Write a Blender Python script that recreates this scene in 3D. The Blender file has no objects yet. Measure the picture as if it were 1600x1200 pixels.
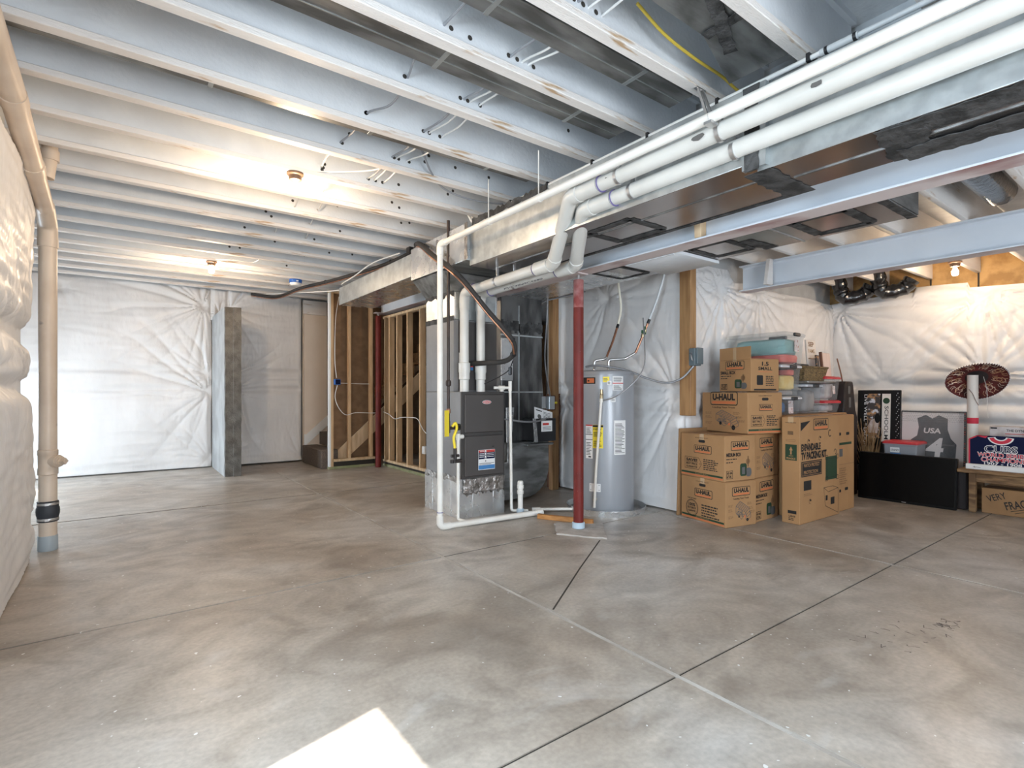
import bpy, bmesh, math, random
import numpy as np
from mathutils import Vector, Matrix, noise

random.seed(7)
SC = bpy.context.scene
COL = SC.collection
PI = math.pi
rad = math.radians

# ------------------------------------------------------------------ materials
MATS = {}

def mk(name, col, rough=0.5, metal=0.0, col2=None, scale=6.0, lo=0.4, hi=0.6, bump=0.0, bscale=60.0,
       stretch=(1, 1, 1), detail=4.0, emit=None, estr=0.0, coat=0.0, spec=0.5, col3=None, scale3=3.0, lo3=0.55, hi3=0.7, rvar=0.0):
    m = bpy.data.materials.new(name)
    m.use_nodes = True
    nt = m.node_tree
    b = nt.nodes['Principled BSDF']
    b.inputs['Base Color'].default_value = (*col, 1)
    b.inputs['Roughness'].default_value = rough
    b.inputs['Metallic'].default_value = metal
    b.inputs['Specular IOR Level'].default_value = spec
    if coat:
        b.inputs['Coat Weight'].default_value = coat
        b.inputs['Coat Roughness'].default_value = 0.15
    if emit:
        b.inputs['Emission Color'].default_value = (*emit, 1)
        b.inputs['Emission Strength'].default_value = estr
    if col2 is not None or bump or col3 is not None or rvar:
        tc = nt.nodes.new('ShaderNodeTexCoord')
        mp = nt.nodes.new('ShaderNodeMapping')
        mp.inputs['Scale'].default_value = stretch
        nt.links.new(tc.outputs['Object'], mp.inputs['Vector'])
        last = None

        def nz(sc, dt=detail):
            n = nt.nodes.new('ShaderNodeTexNoise')
            n.inputs['Scale'].default_value = sc
            n.inputs['Detail'].default_value = dt
            nt.links.new(mp.outputs['Vector'], n.inputs['Vector'])
            return n.outputs['Fac']

        def ramp(fac, a, c, p0, p1):
            r = nt.nodes.new('ShaderNodeValToRGB')
            r.color_ramp.elements[0].position = p0
            r.color_ramp.elements[1].position = p1
            r.color_ramp.elements[0].color = (*a, 1)
            r.color_ramp.elements[1].color = (*c, 1)
            nt.links.new(fac, r.inputs['Fac'])
            return r.outputs['Color']
        if col2 is not None:
            last = ramp(nz(scale), col, col2, lo, hi)
        if col3 is not None:
            f = ramp(nz(scale3, 5.0), (0, 0, 0), (1, 1, 1), lo3, hi3)
            mx = nt.nodes.new('ShaderNodeMixRGB')
            nt.links.new(f, mx.inputs['Fac'])
            if last is not None:
                nt.links.new(last, mx.inputs['Color1'])
            else:
                mx.inputs['Color1'].default_value = (*col, 1)
            mx.inputs['Color2'].default_value = (*col3, 1)
            last = mx.outputs['Color']
        if last is not None:
            nt.links.new(last, b.inputs['Base Color'])
        if rvar:
            f = nz(scale * 1.7)
            mr = nt.nodes.new('ShaderNodeMapRange')
            mr.inputs['To Min'].default_value = max(0.02, rough - rvar)
            mr.inputs['To Max'].default_value = min(1, rough + rvar)
            nt.links.new(f, mr.inputs['Value'])
            nt.links.new(mr.outputs['Result'], b.inputs['Roughness'])
        if bump:
            bp = nt.nodes.new('ShaderNodeBump')
            bp.inputs['Strength'].default_value = bump
            bp.inputs['Distance'].default_value = 0.01
            nt.links.new(nz(bscale, 3.0), bp.inputs['Height'])
            nt.links.new(bp.outputs['Normal'], b.inputs['Normal'])
    MATS[name] = m
    return m


def clear_plastic(name, tint, gl=0.12):
    m = bpy.data.materials.new(name)
    m.use_nodes = True
    nt = m.node_tree
    nt.nodes.clear()
    out = nt.nodes.new('ShaderNodeOutputMaterial')
    tr = nt.nodes.new('ShaderNodeBsdfTransparent')
    tr.inputs['Color'].default_value = (*tint, 1)
    gs = nt.nodes.new('ShaderNodeBsdfPrincipled')
    gs.inputs['Base Color'].default_value = (0.7, 0.7, 0.7, 1)
    gs.inputs['Roughness'].default_value = 0.12
    mx = nt.nodes.new('ShaderNodeMixShader')
    mx.inputs['Fac'].default_value = gl
    nt.links.new(tr.outputs[0], mx.inputs[1])
    nt.links.new(gs.outputs[0], mx.inputs[2])
    nt.links.new(mx.outputs[0], out.inputs['Surface'])
    MATS[name] = m
    return m


def concrete_floor(name):
    """mottled trowelled slab: brown and grey clouds, trowel streaks, paint specks, shallow bump"""
    m = bpy.data.materials.new(name)
    m.use_nodes = True
    nt = m.node_tree
    L = nt.links.new
    b = nt.nodes['Principled BSDF']
    tc = nt.nodes.new('ShaderNodeTexCoord')

    def nz(sc, dt=5, st=(1, 1, 1), dist=0.0, rot=0):
        mp = nt.nodes.new('ShaderNodeMapping')
        mp.inputs['Scale'].default_value = st
        mp.inputs['Rotation'].default_value = (0, 0, rot)
        L(tc.outputs['Object'], mp.inputs['Vector'])
        n = nt.nodes.new('ShaderNodeTexNoise')
        n.inputs['Scale'].default_value = sc
        n.inputs['Detail'].default_value = dt
        n.inputs['Distortion'].default_value = dist
        L(mp.outputs['Vector'], n.inputs['Vector'])
        return n.outputs['Fac']

    def ramp(fac, els):
        r = nt.nodes.new('ShaderNodeValToRGB')
        while len(r.color_ramp.elements) < len(els):
            r.color_ramp.elements.new(0.5)
        for e, (p, c) in zip(r.color_ramp.elements, els):
            e.position = p
            e.color = (*c, 1)
        L(fac, r.inputs['Fac'])
        return r.outputs['Color']

    def mix(a, c, f, mode='MIX'):
        mx = nt.nodes.new('ShaderNodeMixRGB')
        mx.blend_type = mode
        if isinstance(f, float):
            mx.inputs['Fac'].default_value = f
        else:
            L(f, mx.inputs['Fac'])
        for s, i in ((a, 'Color1'), (c, 'Color2')):
            if isinstance(s, tuple):
                mx.inputs[i].default_value = (*s, 1)
            else:
                L(s, mx.inputs[i])
        return mx.outputs['Color']
    base = ramp(nz(0.7, 7, dist=0.6), [(0.32, (0.33, 0.27, 0.215)), (0.5, (0.43, 0.38, 0.325)), (0.68, (0.54, 0.51, 0.475))])
    streak = ramp(nz(1.7, 10, (0.9, 1.2, 1), 2.6, 0.5), [(0.32, (0.74, 0.73, 0.72)), (0.5, (0.95, 0.95, 0.95)), (0.68, (1.14, 1.14, 1.14))])
    c = mix(base, streak, 1.0, 'MULTIPLY')
    fine = ramp(nz(45, 4), [(0.3, (0.86, 0.86, 0.86)), (0.7, (1.08, 1.08, 1.08))])
    c = mix(c, fine, 1.0, 'MULTIPLY')
    dark = ramp(nz(1.3, 9, dist=1.2), [(0.54, (0, 0, 0)), (0.74, (0.55, 0.55, 0.55))])
    c = mix(c, (0.16, 0.125, 0.10), dark)
    pale = ramp(nz(1.25, 6, (1, 1.5, 1), dist=2.0), [(0.60, (0, 0, 0)), (0.78, (0.5, 0.5, 0.5))])
    c = mix(c, (0.60, 0.575, 0.55), pale)
    speck = ramp(nz(30, 1), [(0.755, (0, 0, 0)), (0.775, (1, 1, 1))])
    c = mix(c, (0.72, 0.72, 0.70), speck)
    L(c, b.inputs['Base Color'])
    mr = nt.nodes.new('ShaderNodeMapRange')
    mr.inputs['To Min'].default_value = 0.22
    mr.inputs['To Max'].default_value = 0.52
    L(nz(3, 6, dist=1), mr.inputs['Value'])
    L(mr.outputs['Result'], b.inputs['Roughness'])
    bp = nt.nodes.new('ShaderNodeBump')
    bp.inputs['Strength'].default_value = 0.12
    bp.inputs['Distance'].default_value = 0.01
    L(nz(30, 6), bp.inputs['Height'])
    L(bp.outputs['Normal'], b.inputs['Normal'])
    MATS[name] = m
    return m


concrete_floor('concrete_floor')
mk('concrete_patch', (0.42, 0.38, 0.34), 0.9, col2=(0.52, 0.48, 0.44), scale=12, bump=0.5, bscale=90)
mk('joint', (0.50, 0.47, 0.43), 0.9, col2=(0.38, 0.34, 0.30), scale=3, bump=0.3)
mk('joint_dark', (0.045, 0.037, 0.03), 0.9)
mk('scribble', (0.12, 0.10, 0.09), 0.9)
mk('concrete_wall', (0.40, 0.40, 0.40), 0.9, col2=(0.50, 0.51, 0.51), scale=3, bump=0.25, bscale=30)
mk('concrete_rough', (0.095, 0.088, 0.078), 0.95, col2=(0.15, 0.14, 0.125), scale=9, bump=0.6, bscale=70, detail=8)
mk('vinyl', (0.80, 0.785, 0.775), 0.42, col2=(0.73, 0.715, 0.705), scale=2.2, bump=0.30, bscale=30, stretch=(1, 1, 0.35), coat=0.12)
mk('paint_white', (0.72, 0.745, 0.765), 0.55, col2=(0.64, 0.665, 0.69), scale=2.5, bump=0.25, bscale=38)
mk('flange_paint', (0.82, 0.785, 0.75), 0.55, col2=(0.76, 0.72, 0.685), scale=4, col3=(0.50, 0.34, 0.20), scale3=5.5, lo3=0.63, hi3=0.70,
   bump=0.4, bscale=70, stretch=(0.45, 3.0, 3.0))
mk('subfloor_paint', (0.66, 0.68, 0.69), 0.6, col2=(0.56, 0.58, 0.60), scale=5, bump=0.3, bscale=40)
mk('knockout', (0.66, 0.69, 0.71), 0.6)
mk('beam_paint', (0.72, 0.765, 0.82), 0.42, col2=(0.66, 0.71, 0.77), scale=2)
mk('beam_primer', (0.30, 0.15, 0.14), 0.6, col2=(0.64, 0.56, 0.55), scale=2.5, lo=0.34, hi=0.5, bump=0.2, stretch=(1, 0.6, 1))
mk('galv', (0.60, 0.635, 0.64), 0.36, 0.85, col2=(0.46, 0.49, 0.50), scale=9, rvar=0.12, bump=0.05, bscale=20)
mk('galv_bright', (0.80, 0.81, 0.81), 0.28, 0.8, col2=(0.62, 0.63, 0.64), scale=4, rvar=0.1)
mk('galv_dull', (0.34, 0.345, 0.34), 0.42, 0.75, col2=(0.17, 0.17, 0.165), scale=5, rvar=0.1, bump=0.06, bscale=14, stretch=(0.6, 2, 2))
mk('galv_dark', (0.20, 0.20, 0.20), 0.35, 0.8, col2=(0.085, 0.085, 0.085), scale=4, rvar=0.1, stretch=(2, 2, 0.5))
mk('galv_floor_reflect', (0.40, 0.36, 0.34), 0.2, 0.9, col2=(0.52, 0.50, 0.49), scale=1.5, lo=0.42, hi=0.62, rvar=0.06)  # brown patches in the colour stand in for reflections in the bare metal
mk('mastic', (0.022, 0.022, 0.022), 0.75, col2=(0.07, 0.07, 0.07), scale=14, bump=0.9, bscale=45)
mk('foil_tape', (0.24, 0.22, 0.20), 0.3, 0.8, col2=(0.50, 0.47, 0.45), scale=14, bump=1.0, bscale=40)
mk('pvc', (0.84, 0.82, 0.77), 0.35, col2=(0.78, 0.745, 0.68), scale=5)
mk('pvc_warm', (0.68, 0.575, 0.47), 0.4, col2=(0.60, 0.49, 0.39), scale=3, col3=(0.36, 0.30, 0.25), scale3=9, lo3=0.70, hi3=0.76)
mk('pvc_vent', (0.68, 0.67, 0.63), 0.3, col2=(0.62, 0.61, 0.57), scale=3)
mk('pvc_mark', (0.10, 0.10, 0.11), 0.6)
mk('purple_primer', (0.16, 0.13, 0.30), 0.5)
mk('rubber', (0.03, 0.035, 0.045), 0.55)
mk('grey_pvc', (0.36, 0.42, 0.46), 0.5)
mk('blue_sleeve', (0.48, 0.60, 0.70), 0.5)
mk('steel_band', (0.62, 0.62, 0.62), 0.3, 0.9)
mk('black_iron', (0.030, 0.026, 0.024), 0.45, 0.2, col2=(0.06, 0.04, 0.035), scale=8)
mk('black_plastic', (0.02, 0.02, 0.022), 0.4)
mk('insul_black', (0.035, 0.032, 0.030), 0.75, bump=0.3, bscale=80)
mk('copper', (0.62, 0.31, 0.19), 0.3, 0.9, col2=(0.42, 0.22, 0.15), scale=10)
mk('brass', (0.55, 0.45, 0.28), 0.35, 0.85)
mk('pex', (0.86, 0.86, 0.84), 0.35)
mk('pex_grey', (0.62, 0.65, 0.66), 0.35)
mk('pex_cream', (0.78, 0.74, 0.62), 0.35)
mk('wire_grey', (0.30, 0.31, 0.33), 0.5)
mk('wire_white', (0.80, 0.79, 0.76), 0.5)
mk('wire_yellow', (0.50, 0.37, 0.05), 0.5)
mk('yellow', (0.86, 0.68, 0.03), 0.45)
mk('conduit', (0.30, 0.30, 0.31), 0.35, 0.5)
mk('red_steel', (0.17, 0.021, 0.017), 0.5, spec=.3, col2=(0.13, 0.017, 0.013), scale=5, col3=(0.50, 0.30, 0.22), scale3=40, lo3=0.72, hi3=0.78, bump=0.1)
mk('red_faded', (0.42, 0.20, 0.19), 0.6, col2=(0.26, 0.05, 0.045), scale=9)
mk('wood_stud', (0.70, 0.49, 0.29), 0.7, col2=(0.58, 0.38, 0.21), scale=4, stretch=(5, 5, 0.7), bump=0.1, bscale=30, col3=(0.20, 0.09, 0.04), scale3=9, lo3=0.73, hi3=0.78)
mk('wood_pale', (0.74, 0.56, 0.36), 0.7, col2=(0.60, 0.42, 0.25), scale=4, stretch=(4, 4, 0.7))
mk('wood_post', (0.42, 0.235, 0.10), 0.6, col2=(0.31, 0.16, 0.065), scale=4, stretch=(6, 6, 0.6), bump=0.1)
mk('wood_dark', (0.20, 0.085, 0.045), 0.6, col2=(0.13, 0.05, 0.028), scale=4, stretch=(5, 5, 0.7))
mk('wood_orange', (0.56, 0.27, 0.09), 0.6, col2=(0.45, 0.20, 0.06), scale=5, stretch=(2, 2, 5))
mk('wood_green', (0.24, 0.27, 0.13), 0.8, col2=(0.34, 0.33, 0.20), scale=6)
mk('osb', (0.34, 0.19, 0.08), 0.8, col2=(0.22, 0.115, 0.045), scale=18, stretch=(1, 1, 2), bump=0.3)
mk('kraft', (0.245, 0.145, 0.075), 0.75, col2=(0.20, 0.115, 0.058), scale=8, bump=0.15, bscale=60)
mk('rim_board', (0.52, 0.33, 0.14), 0.8, col2=(0.36, 0.21, 0.08), scale=7, bump=0.4, bscale=40)
mk('drywall_cream', (0.80, 0.69, 0.58), 0.7, col2=(0.77, 0.66, 0.55), scale=3, bump=0.05)
mk('white_trim', (0.80, 0.80, 0.78), 0.5)
mk('carpet_dark', (0.10, 0.075, 0.06), 0.95, col2=(0.15, 0.115, 0.09), scale=60, bump=0.8, bscale=120)
mk('furnace_side', (0.26, 0.26, 0.265), 0.5, 0.25, col2=(0.22, 0.22, 0.225), scale=3)
mk('furnace_front', (0.082, 0.073, 0.069), 0.5, 0.25, col2=(0.085, 0.077, 0.073), scale=2.5)
mk('furnace_edge', (0.06, 0.055, 0.052), 0.5, 0.2)
mk('heater_grey', (0.34, 0.355, 0.38), 0.33, 0.1, col2=(0.32, 0.335, 0.36), scale=2, coat=0.3)
mk('heater_dark', (0.30, 0.31, 0.33), 0.35, 0.1)
mk('paper', (0.82, 0.81, 0.80), 0.7)
mk('print_black', (0.014, 0.013, 0.013), 0.7)
mk('print_grey', (0.12, 0.115, 0.11), 0.7)
mk('print_red', (0.55, 0.06, 0.05), 0.6)
mk('print_orange', (0.62, 0.17, 0.06), 0.65)
mk('print_green', (0.018, 0.05, 0.022), 0.7)
mk('print_brown', (0.25, 0.135, 0.06), 0.7)
mk('print_blue', (0.06, 0.22, 0.48), 0.5)
mk('cardboard', (0.43, 0.24, 0.105), 0.8, col2=(0.39, 0.21, 0.09), scale=2.5, bump=0.05, bscale=30)
mk('cardboard_dark', (0.34, 0.19, 0.085), 0.8, col2=(0.29, 0.16, 0.07), scale=3)
mk('tape', (0.55, 0.38, 0.22), 0.25, coat=0.5)
clear_plastic('clear_plastic', (0.90, 0.92, 0.93), 0.14)
clear_plastic('bubble_wrap', (0.97, 0.97, 0.97), 0.07)
mk('tote_lid', (0.62, 0.62, 0.64), 0.3)
mk('tote_grey', (0.27, 0.28, 0.30), 0.35)
mk('lid_red', (0.55, 0.03, 0.04), 0.35)
mk('cloth_teal', (0.25, 0.46, 0.44), 0.9, col2=(0.33, 0.52, 0.50), scale=6, bump=0.4, bscale=20)
mk('cloth_red', (0.72, 0.12, 0.09), 0.9, col2=(0.80, 0.20, 0.15), scale=5)
mk('cloth_dark', (0.05, 0.055, 0.075), 0.9, col2=(0.10, 0.105, 0.13), scale=5)
mk('cloth_yellow', (0.82, 0.55, 0.16), 0.8, col2=(0.86, 0.66, 0.28), scale=7)
mk('cloth_grey', (0.30, 0.27, 0.26), 0.9, col2=(0.40, 0.36, 0.34), scale=7)
mk('cloth_blue', (0.06, 0.16, 0.36), 0.9, col2=(0.10, 0.22, 0.42), scale=8)
mk('cloth_pale', (0.66, 0.60, 0.58), 0.9, col2=(0.50, 0.42, 0.40), scale=9)
mk('sticker', (0.80, 0.70, 0.68), 0.6, col2=(0.45, 0.18, 0.14), scale=30, lo=0.55, hi=0.62)
mk('wicker', (0.27, 0.18, 0.075), 0.75, col2=(0.10, 0.065, 0.028), scale=55, stretch=(1, 1, 2.2), bump=0.8, bscale=70, lo=0.45, hi=0.55)
mk('pink_board', (0.70, 0.56, 0.50), 0.7, col2=(0.64, 0.50, 0.44), scale=3, stretch=(5, 5, 0.6))
mk('white_board', (0.80, 0.74, 0.69), 0.7, col2=(0.74, 0.68, 0.62), scale=5)
mk('case_black', (0.02, 0.013, 0.012), 0.6, bump=0.2, bscale=90)
mk('tv_black', (0.004, 0.004, 0.004), 0.25, spec=0.15)
mk('tv_bezel', (0.006, 0.006, 0.006), 0.3, spec=0.2)
mk('frame_black', (0.010, 0.009, 0.009), 0.5, spec=0.2)
mk('photo_mix', (0.05, 0.04, 0.038), 0.6, col2=(0.42, 0.22, 0.10), scale=16, lo=0.50, hi=0.60, col3=(0.62, 0.62, 0.66), scale3=14, lo3=0.57, hi3=0.62)
mk('jersey_grey', (0.06, 0.06, 0.065), 0.85, spec=0.2, col2=(0.09, 0.09, 0.095), scale=60)
mk('jersey_white', (0.74, 0.68, 0.66), 0.8)
mk('straw', (0.50, 0.33, 0.17), 0.8, col2=(0.26, 0.15, 0.07), scale=10)
mk('hat_red', (0.125, 0.018, 0.014), 0.85, col2=(0.055, 0.012, 0.010), scale=7, bump=0.3, bscale=60)
mk('hat_gold', (0.62, 0.36, 0.20), 0.35, 0.5, col2=(0.75, 0.62, 0.52), scale=12)
mk('tube_white', (0.80, 0.73, 0.66), 0.6)
mk('navy', (0.008, 0.012, 0.045), 0.8, spec=0.15, bump=0.3, bscale=90)
mk('flag_red', (0.62, 0.03, 0.06), 0.7)
mk('rustic_wood', (0.28, 0.165, 0.075), 0.7, col2=(0.13, 0.07, 0.032), scale=5, stretch=(6, 1, 6), bump=0.4, bscale=40)
mk('bin_liner', (0.014, 0.014, 0.015), 0.18, bump=0.8, bscale=24, coat=0.5)
mk('bulb_glow', (1, 1, 1), 0.3, emit=(1.0, 0.80, 0.58), estr=60.0)
mk('fixture_brown', (0.13, 0.075, 0.045), 0.5)
mk('cap_blue', (0.02, 0.12, 0.45), 0.4)
mk('box_blue', (0.01, 0.13, 0.48), 0.45)
mk('box_steel', (0.62, 0.66, 0.68), 0.35, 0.4)
mk('disconnect_grey', (0.13, 0.165, 0.18), 0.5)
mk('green_valve', (0.03, 0.10, 0.04), 0.5)
mk('dark_fill', (0.04, 0.035, 0.03), 0.9)

# ------------------------------------------------------------------ mesh builder


class MB:
    """collects shapes in world coordinates; build() links them as one mesh object"""

    def __init__(self, T=None):
        self.v = []
        self.f = []
        self.m = []
        self.T = T

    def add(self, vs, fs, m=0):
        o = len(self.v)
        if self.T is not None:
            vs = [self.T @ Vector(p) for p in vs]
        self.v += [tuple(p) for p in vs]
        self.f += [tuple(i + o for i in f) for f in fs]
        self.m += [m] * len(fs)
        return self

    def box(self, a, b, m=0):
        x0, y0, z0 = a
        x1, y1, z1 = b
        vs = [(x0, y0, z0), (x1, y0, z0), (x1, y1, z0), (x0, y1, z0), (x0, y0, z1), (x1, y0, z1), (x1, y1, z1), (x0, y1, z1)]
        return self.add(vs, [(3, 2, 1, 0), (4, 5, 6, 7), (0, 1, 5, 4), (1, 2, 6, 5), (2, 3, 7, 6), (3, 0, 4, 7)], m)

    def cbox(self, a, b, c, m=0):
        """box with chamfered vertical edges and top/bottom rims"""
        (x0, y0, z0), (x1, y1, z1) = a, b

        def ring(z, i):
            return [(x0 + c + i, y0 + i, z), (x1 - c - i, y0 + i, z), (x1 - i, y0 + c + i, z), (x1 - i, y1 - c - i, z),
                    (x1 - c - i, y1 - i, z), (x0 + c + i, y1 - i, z), (x0 + i, y1 - c - i, z), (x0 + i, y0 + c + i, z)]
        rs = [ring(z0, c), ring(z0 + c, 0), ring(z1 - c, 0), ring(z1, c)]
        return self.loft(rs, m)

    def loft(self, rings, m=0, cap=True, closed=True):
        n = len(rings[0])
        vs = [p for r in rings for p in r]
        fs = []
        for k in range(len(rings) - 1):
            for i in range(n if closed else n - 1):
                j = (i + 1) % n
                fs.append((k * n + i, k * n + j, (k + 1) * n + j, (k + 1) * n + i))
        if cap:
            fs.append(tuple(range(n))[::-1])
            fs.append(tuple((len(rings) - 1) * n + i for i in range(n)))
        return self.add(vs, fs, m)

    def cyl(self, p0, p1, r, n=16, r2=None, m=0, cap=True):
        return self.tube([p0, p1], r, n, m, radii=[r, r if r2 is None else r2], cap=cap)

    def tube(self, pts, r, n=10, m=0, radii=None, cap=True):
        P = [Vector(p) for p in pts]
        k = len(P)
        tang = []
        for i in range(k):
            if i == 0:
                t = P[1] - P[0]
            elif i == k - 1:
                t = P[-1] - P[-2]
            else:
                t = (P[i + 1] - P[i]).normalized() + (P[i] - P[i - 1]).normalized()
            tang.append(t.normalized())
        ref = Vector((0, 0, 1)) if abs(tang[0].z) < 0.9 else Vector((1, 0, 0))
        u = tang[0].cross(ref).normalized()
        rings = []
        for i in range(k):
            t = tang[i]
            u = (u - t * u.dot(t)).normalized()
            w = t.cross(u)
            rr = r if radii is None else radii[i]
            sc = 1.0
            if 0 < i < k - 1:
                d = (P[i + 1] - P[i]).normalized()
                sc = 1.0 / max(0.5, t.dot(d))
            rings.append([tuple(P[i] + (u * math.cos(2 * PI * j / n) + w * math.sin(2 * PI * j / n)) * rr * (sc if n > 8 else 1)) for j in range(n)])
        return self.loft(rings, m, cap)

    def lathe(self, prof, c, n=32, m=0, axis='z'):
        rings = []
        for r, z in prof:
            ring = []
            for j in range(n):
                a = 2 * PI * j / n
                x, y = r * math.cos(a), r * math.sin(a)
                if axis == 'z':
                    ring.append((c[0] + x, c[1] + y, c[2] + z))
                elif axis == 'x':
                    ring.append((c[0] + z, c[1] + x, c[2] + y))
                else:
                    ring.append((c[0] + x, c[1] + z, c[2] + y))
            rings.append(ring)
        return self.loft(rings, m)

    def prism(self, poly, d, m=0):
        """extrude a 3-D polygon by vector d"""
        d = Vector(d)
        a = [Vector(p) for p in poly]
        return self.loft([[tuple(p) for p in a], [tuple(p + d) for p in a]], m)

    def sphere(self, c, r, n=16, m=0, sq=(1, 1, 1), fn=None):
        rings = []
        k = n // 2
        for i in range(1, k):
            a = PI * i / k
            ring = []
            for j in range(n):
                b = 2 * PI * j / n
                d = Vector((math.sin(a) * math.cos(b), math.sin(a) * math.sin(b), -math.cos(a)))
                q = 1 if fn is None else fn(d)
                ring.append((c[0] + d.x * r * sq[0] * q, c[1] + d.y * r * sq[1] * q, c[2] + d.z * r * sq[2] * q))
            rings.append(ring)
        return self.loft(rings, m)

    def quad(self, a, b, c, d, m=0):
        return self.add([a, b, c, d], [(0, 1, 2, 3)], m)

    def build(self, name, mats, parent=None, origin=None, bevel=0, sharp=40, smooth=True):
        me = bpy.data.meshes.new(name)
        L = Vector((0, 0, 0))
        if parent is not None:
            r = parent
            while r.parent is not None:
                r = r.parent
            L = r.location.copy()
        elif origin is not None:
            L = Vector(origin)
        me.from_pydata([tuple(Vector(p) - L) for p in self.v], [], self.f)
        if isinstance(mats, str):
            mats = [mats]
        for k in mats:
            me.materials.append(MATS[k])
        if len(mats) > 1:
            me.polygons.foreach_set('material_index', self.m)
        bm = bmesh.new()
        bm.from_mesh(me)
        bmesh.ops.recalc_face_normals(bm, faces=bm.faces[:]) if not getattr(self, 'keep', False) else None
        bm.to_mesh(me)
        bm.free()
        if smooth:
            me.shade_smooth()
            me.set_sharp_from_angle(angle=rad(sharp))
        o = bpy.data.objects.new(name, me)
        COL.objects.link(o)
        if parent is not None:
            o.parent = parent
        else:
            o.location = L
        if bevel:
            bv = o.modifiers.new('bevel', 'BEVEL')
            bv.width = bevel
            bv.segments = 2
            bv.limit_method = 'ANGLE'
            bv.angle_limit = rad(50)
        return o


def tag(o, label, cat, group=None):
    o['label'] = label
    o['category'] = cat
    if group:
        o['group'] = group
    return o


def thing(name, label, cat, loc, group=None):
    o = bpy.data.objects.new(name, None)
    o.empty_display_size = 0.1
    COL.objects.link(o)
    o.location = loc
    return tag(o, label, cat, group)


def struct(name, mb, mats, label=None, **k):
    o = mb.build(name, mats, **k)
    o['kind'] = 'structure'
    if label:
        o['label'] = label
    return o


def arc_path(pts, r, seg=6):
    """polyline with rounded corners of radius r"""
    P = [Vector(p) for p in pts]
    out = [P[0]]
    for i in range(1, len(P) - 1):
        a = (P[i - 1] - P[i])
        b = (P[i + 1] - P[i])
        la, lb = a.length, b.length
        a.normalize()
        b.normalize()
        ang = a.angle(b)
        d = min(r / max(math.tan(ang / 2), 1e-3), la * 0.49, lb * 0.49)
        p0, p1 = P[i] + a * d, P[i] + b * d
        for k in range(seg + 1):
            t = k / seg
            out.append(p0 * (1 - t) ** 2 + P[i] * 2 * t * (1 - t) + p1 * t * t)
    out.append(P[-1])
    return out


def smooth_path(pts, sub=6):
    P = [Vector(p) for p in pts]
    P = [P[0] * 2 - P[1]] + P + [P[-1] * 2 - P[-2]]
    out = []
    for i in range(1, len(P) - 2):
        for k in range(sub):
            t = k / sub
            a, b, c, d = P[i - 1], P[i], P[i + 1], P[i + 2]
            out.append(0.5 * ((2 * b) + (c - a) * t + (2 * a - 5 * b + 4 * c - d) * t * t + (3 * b - a - 3 * c + d) * t ** 3))
    out.append(P[-2])
    return out


TEXT = {}


def glyphs(s, bold):
    k = (s, bold)
    if k not in TEXT:
        cu = bpy.data.curves.new('t', 'FONT')
        cu.body = s
        cu.size = 1.0
        cu.resolution_u = 3
        cu.offset = bold
        ob = bpy.data.objects.new('t', cu)
        COL.objects.link(ob)
        bpy.context.view_layer.update()
        dg = bpy.context.evaluated_depsgraph_get()
        me = bpy.data.meshes.new_from_object(ob.evaluated_get(dg))
        vs = [(p.co.x, p.co.y) for p in me.vertices]
        fs = [tuple(p.vertices) for p in me.polygons]
        bpy.data.objects.remove(ob)
        bpy.data.curves.remove(cu)
        bpy.data.meshes.remove(me)
        TEXT[k] = (vs, fs)
    return TEXT[k]


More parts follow.
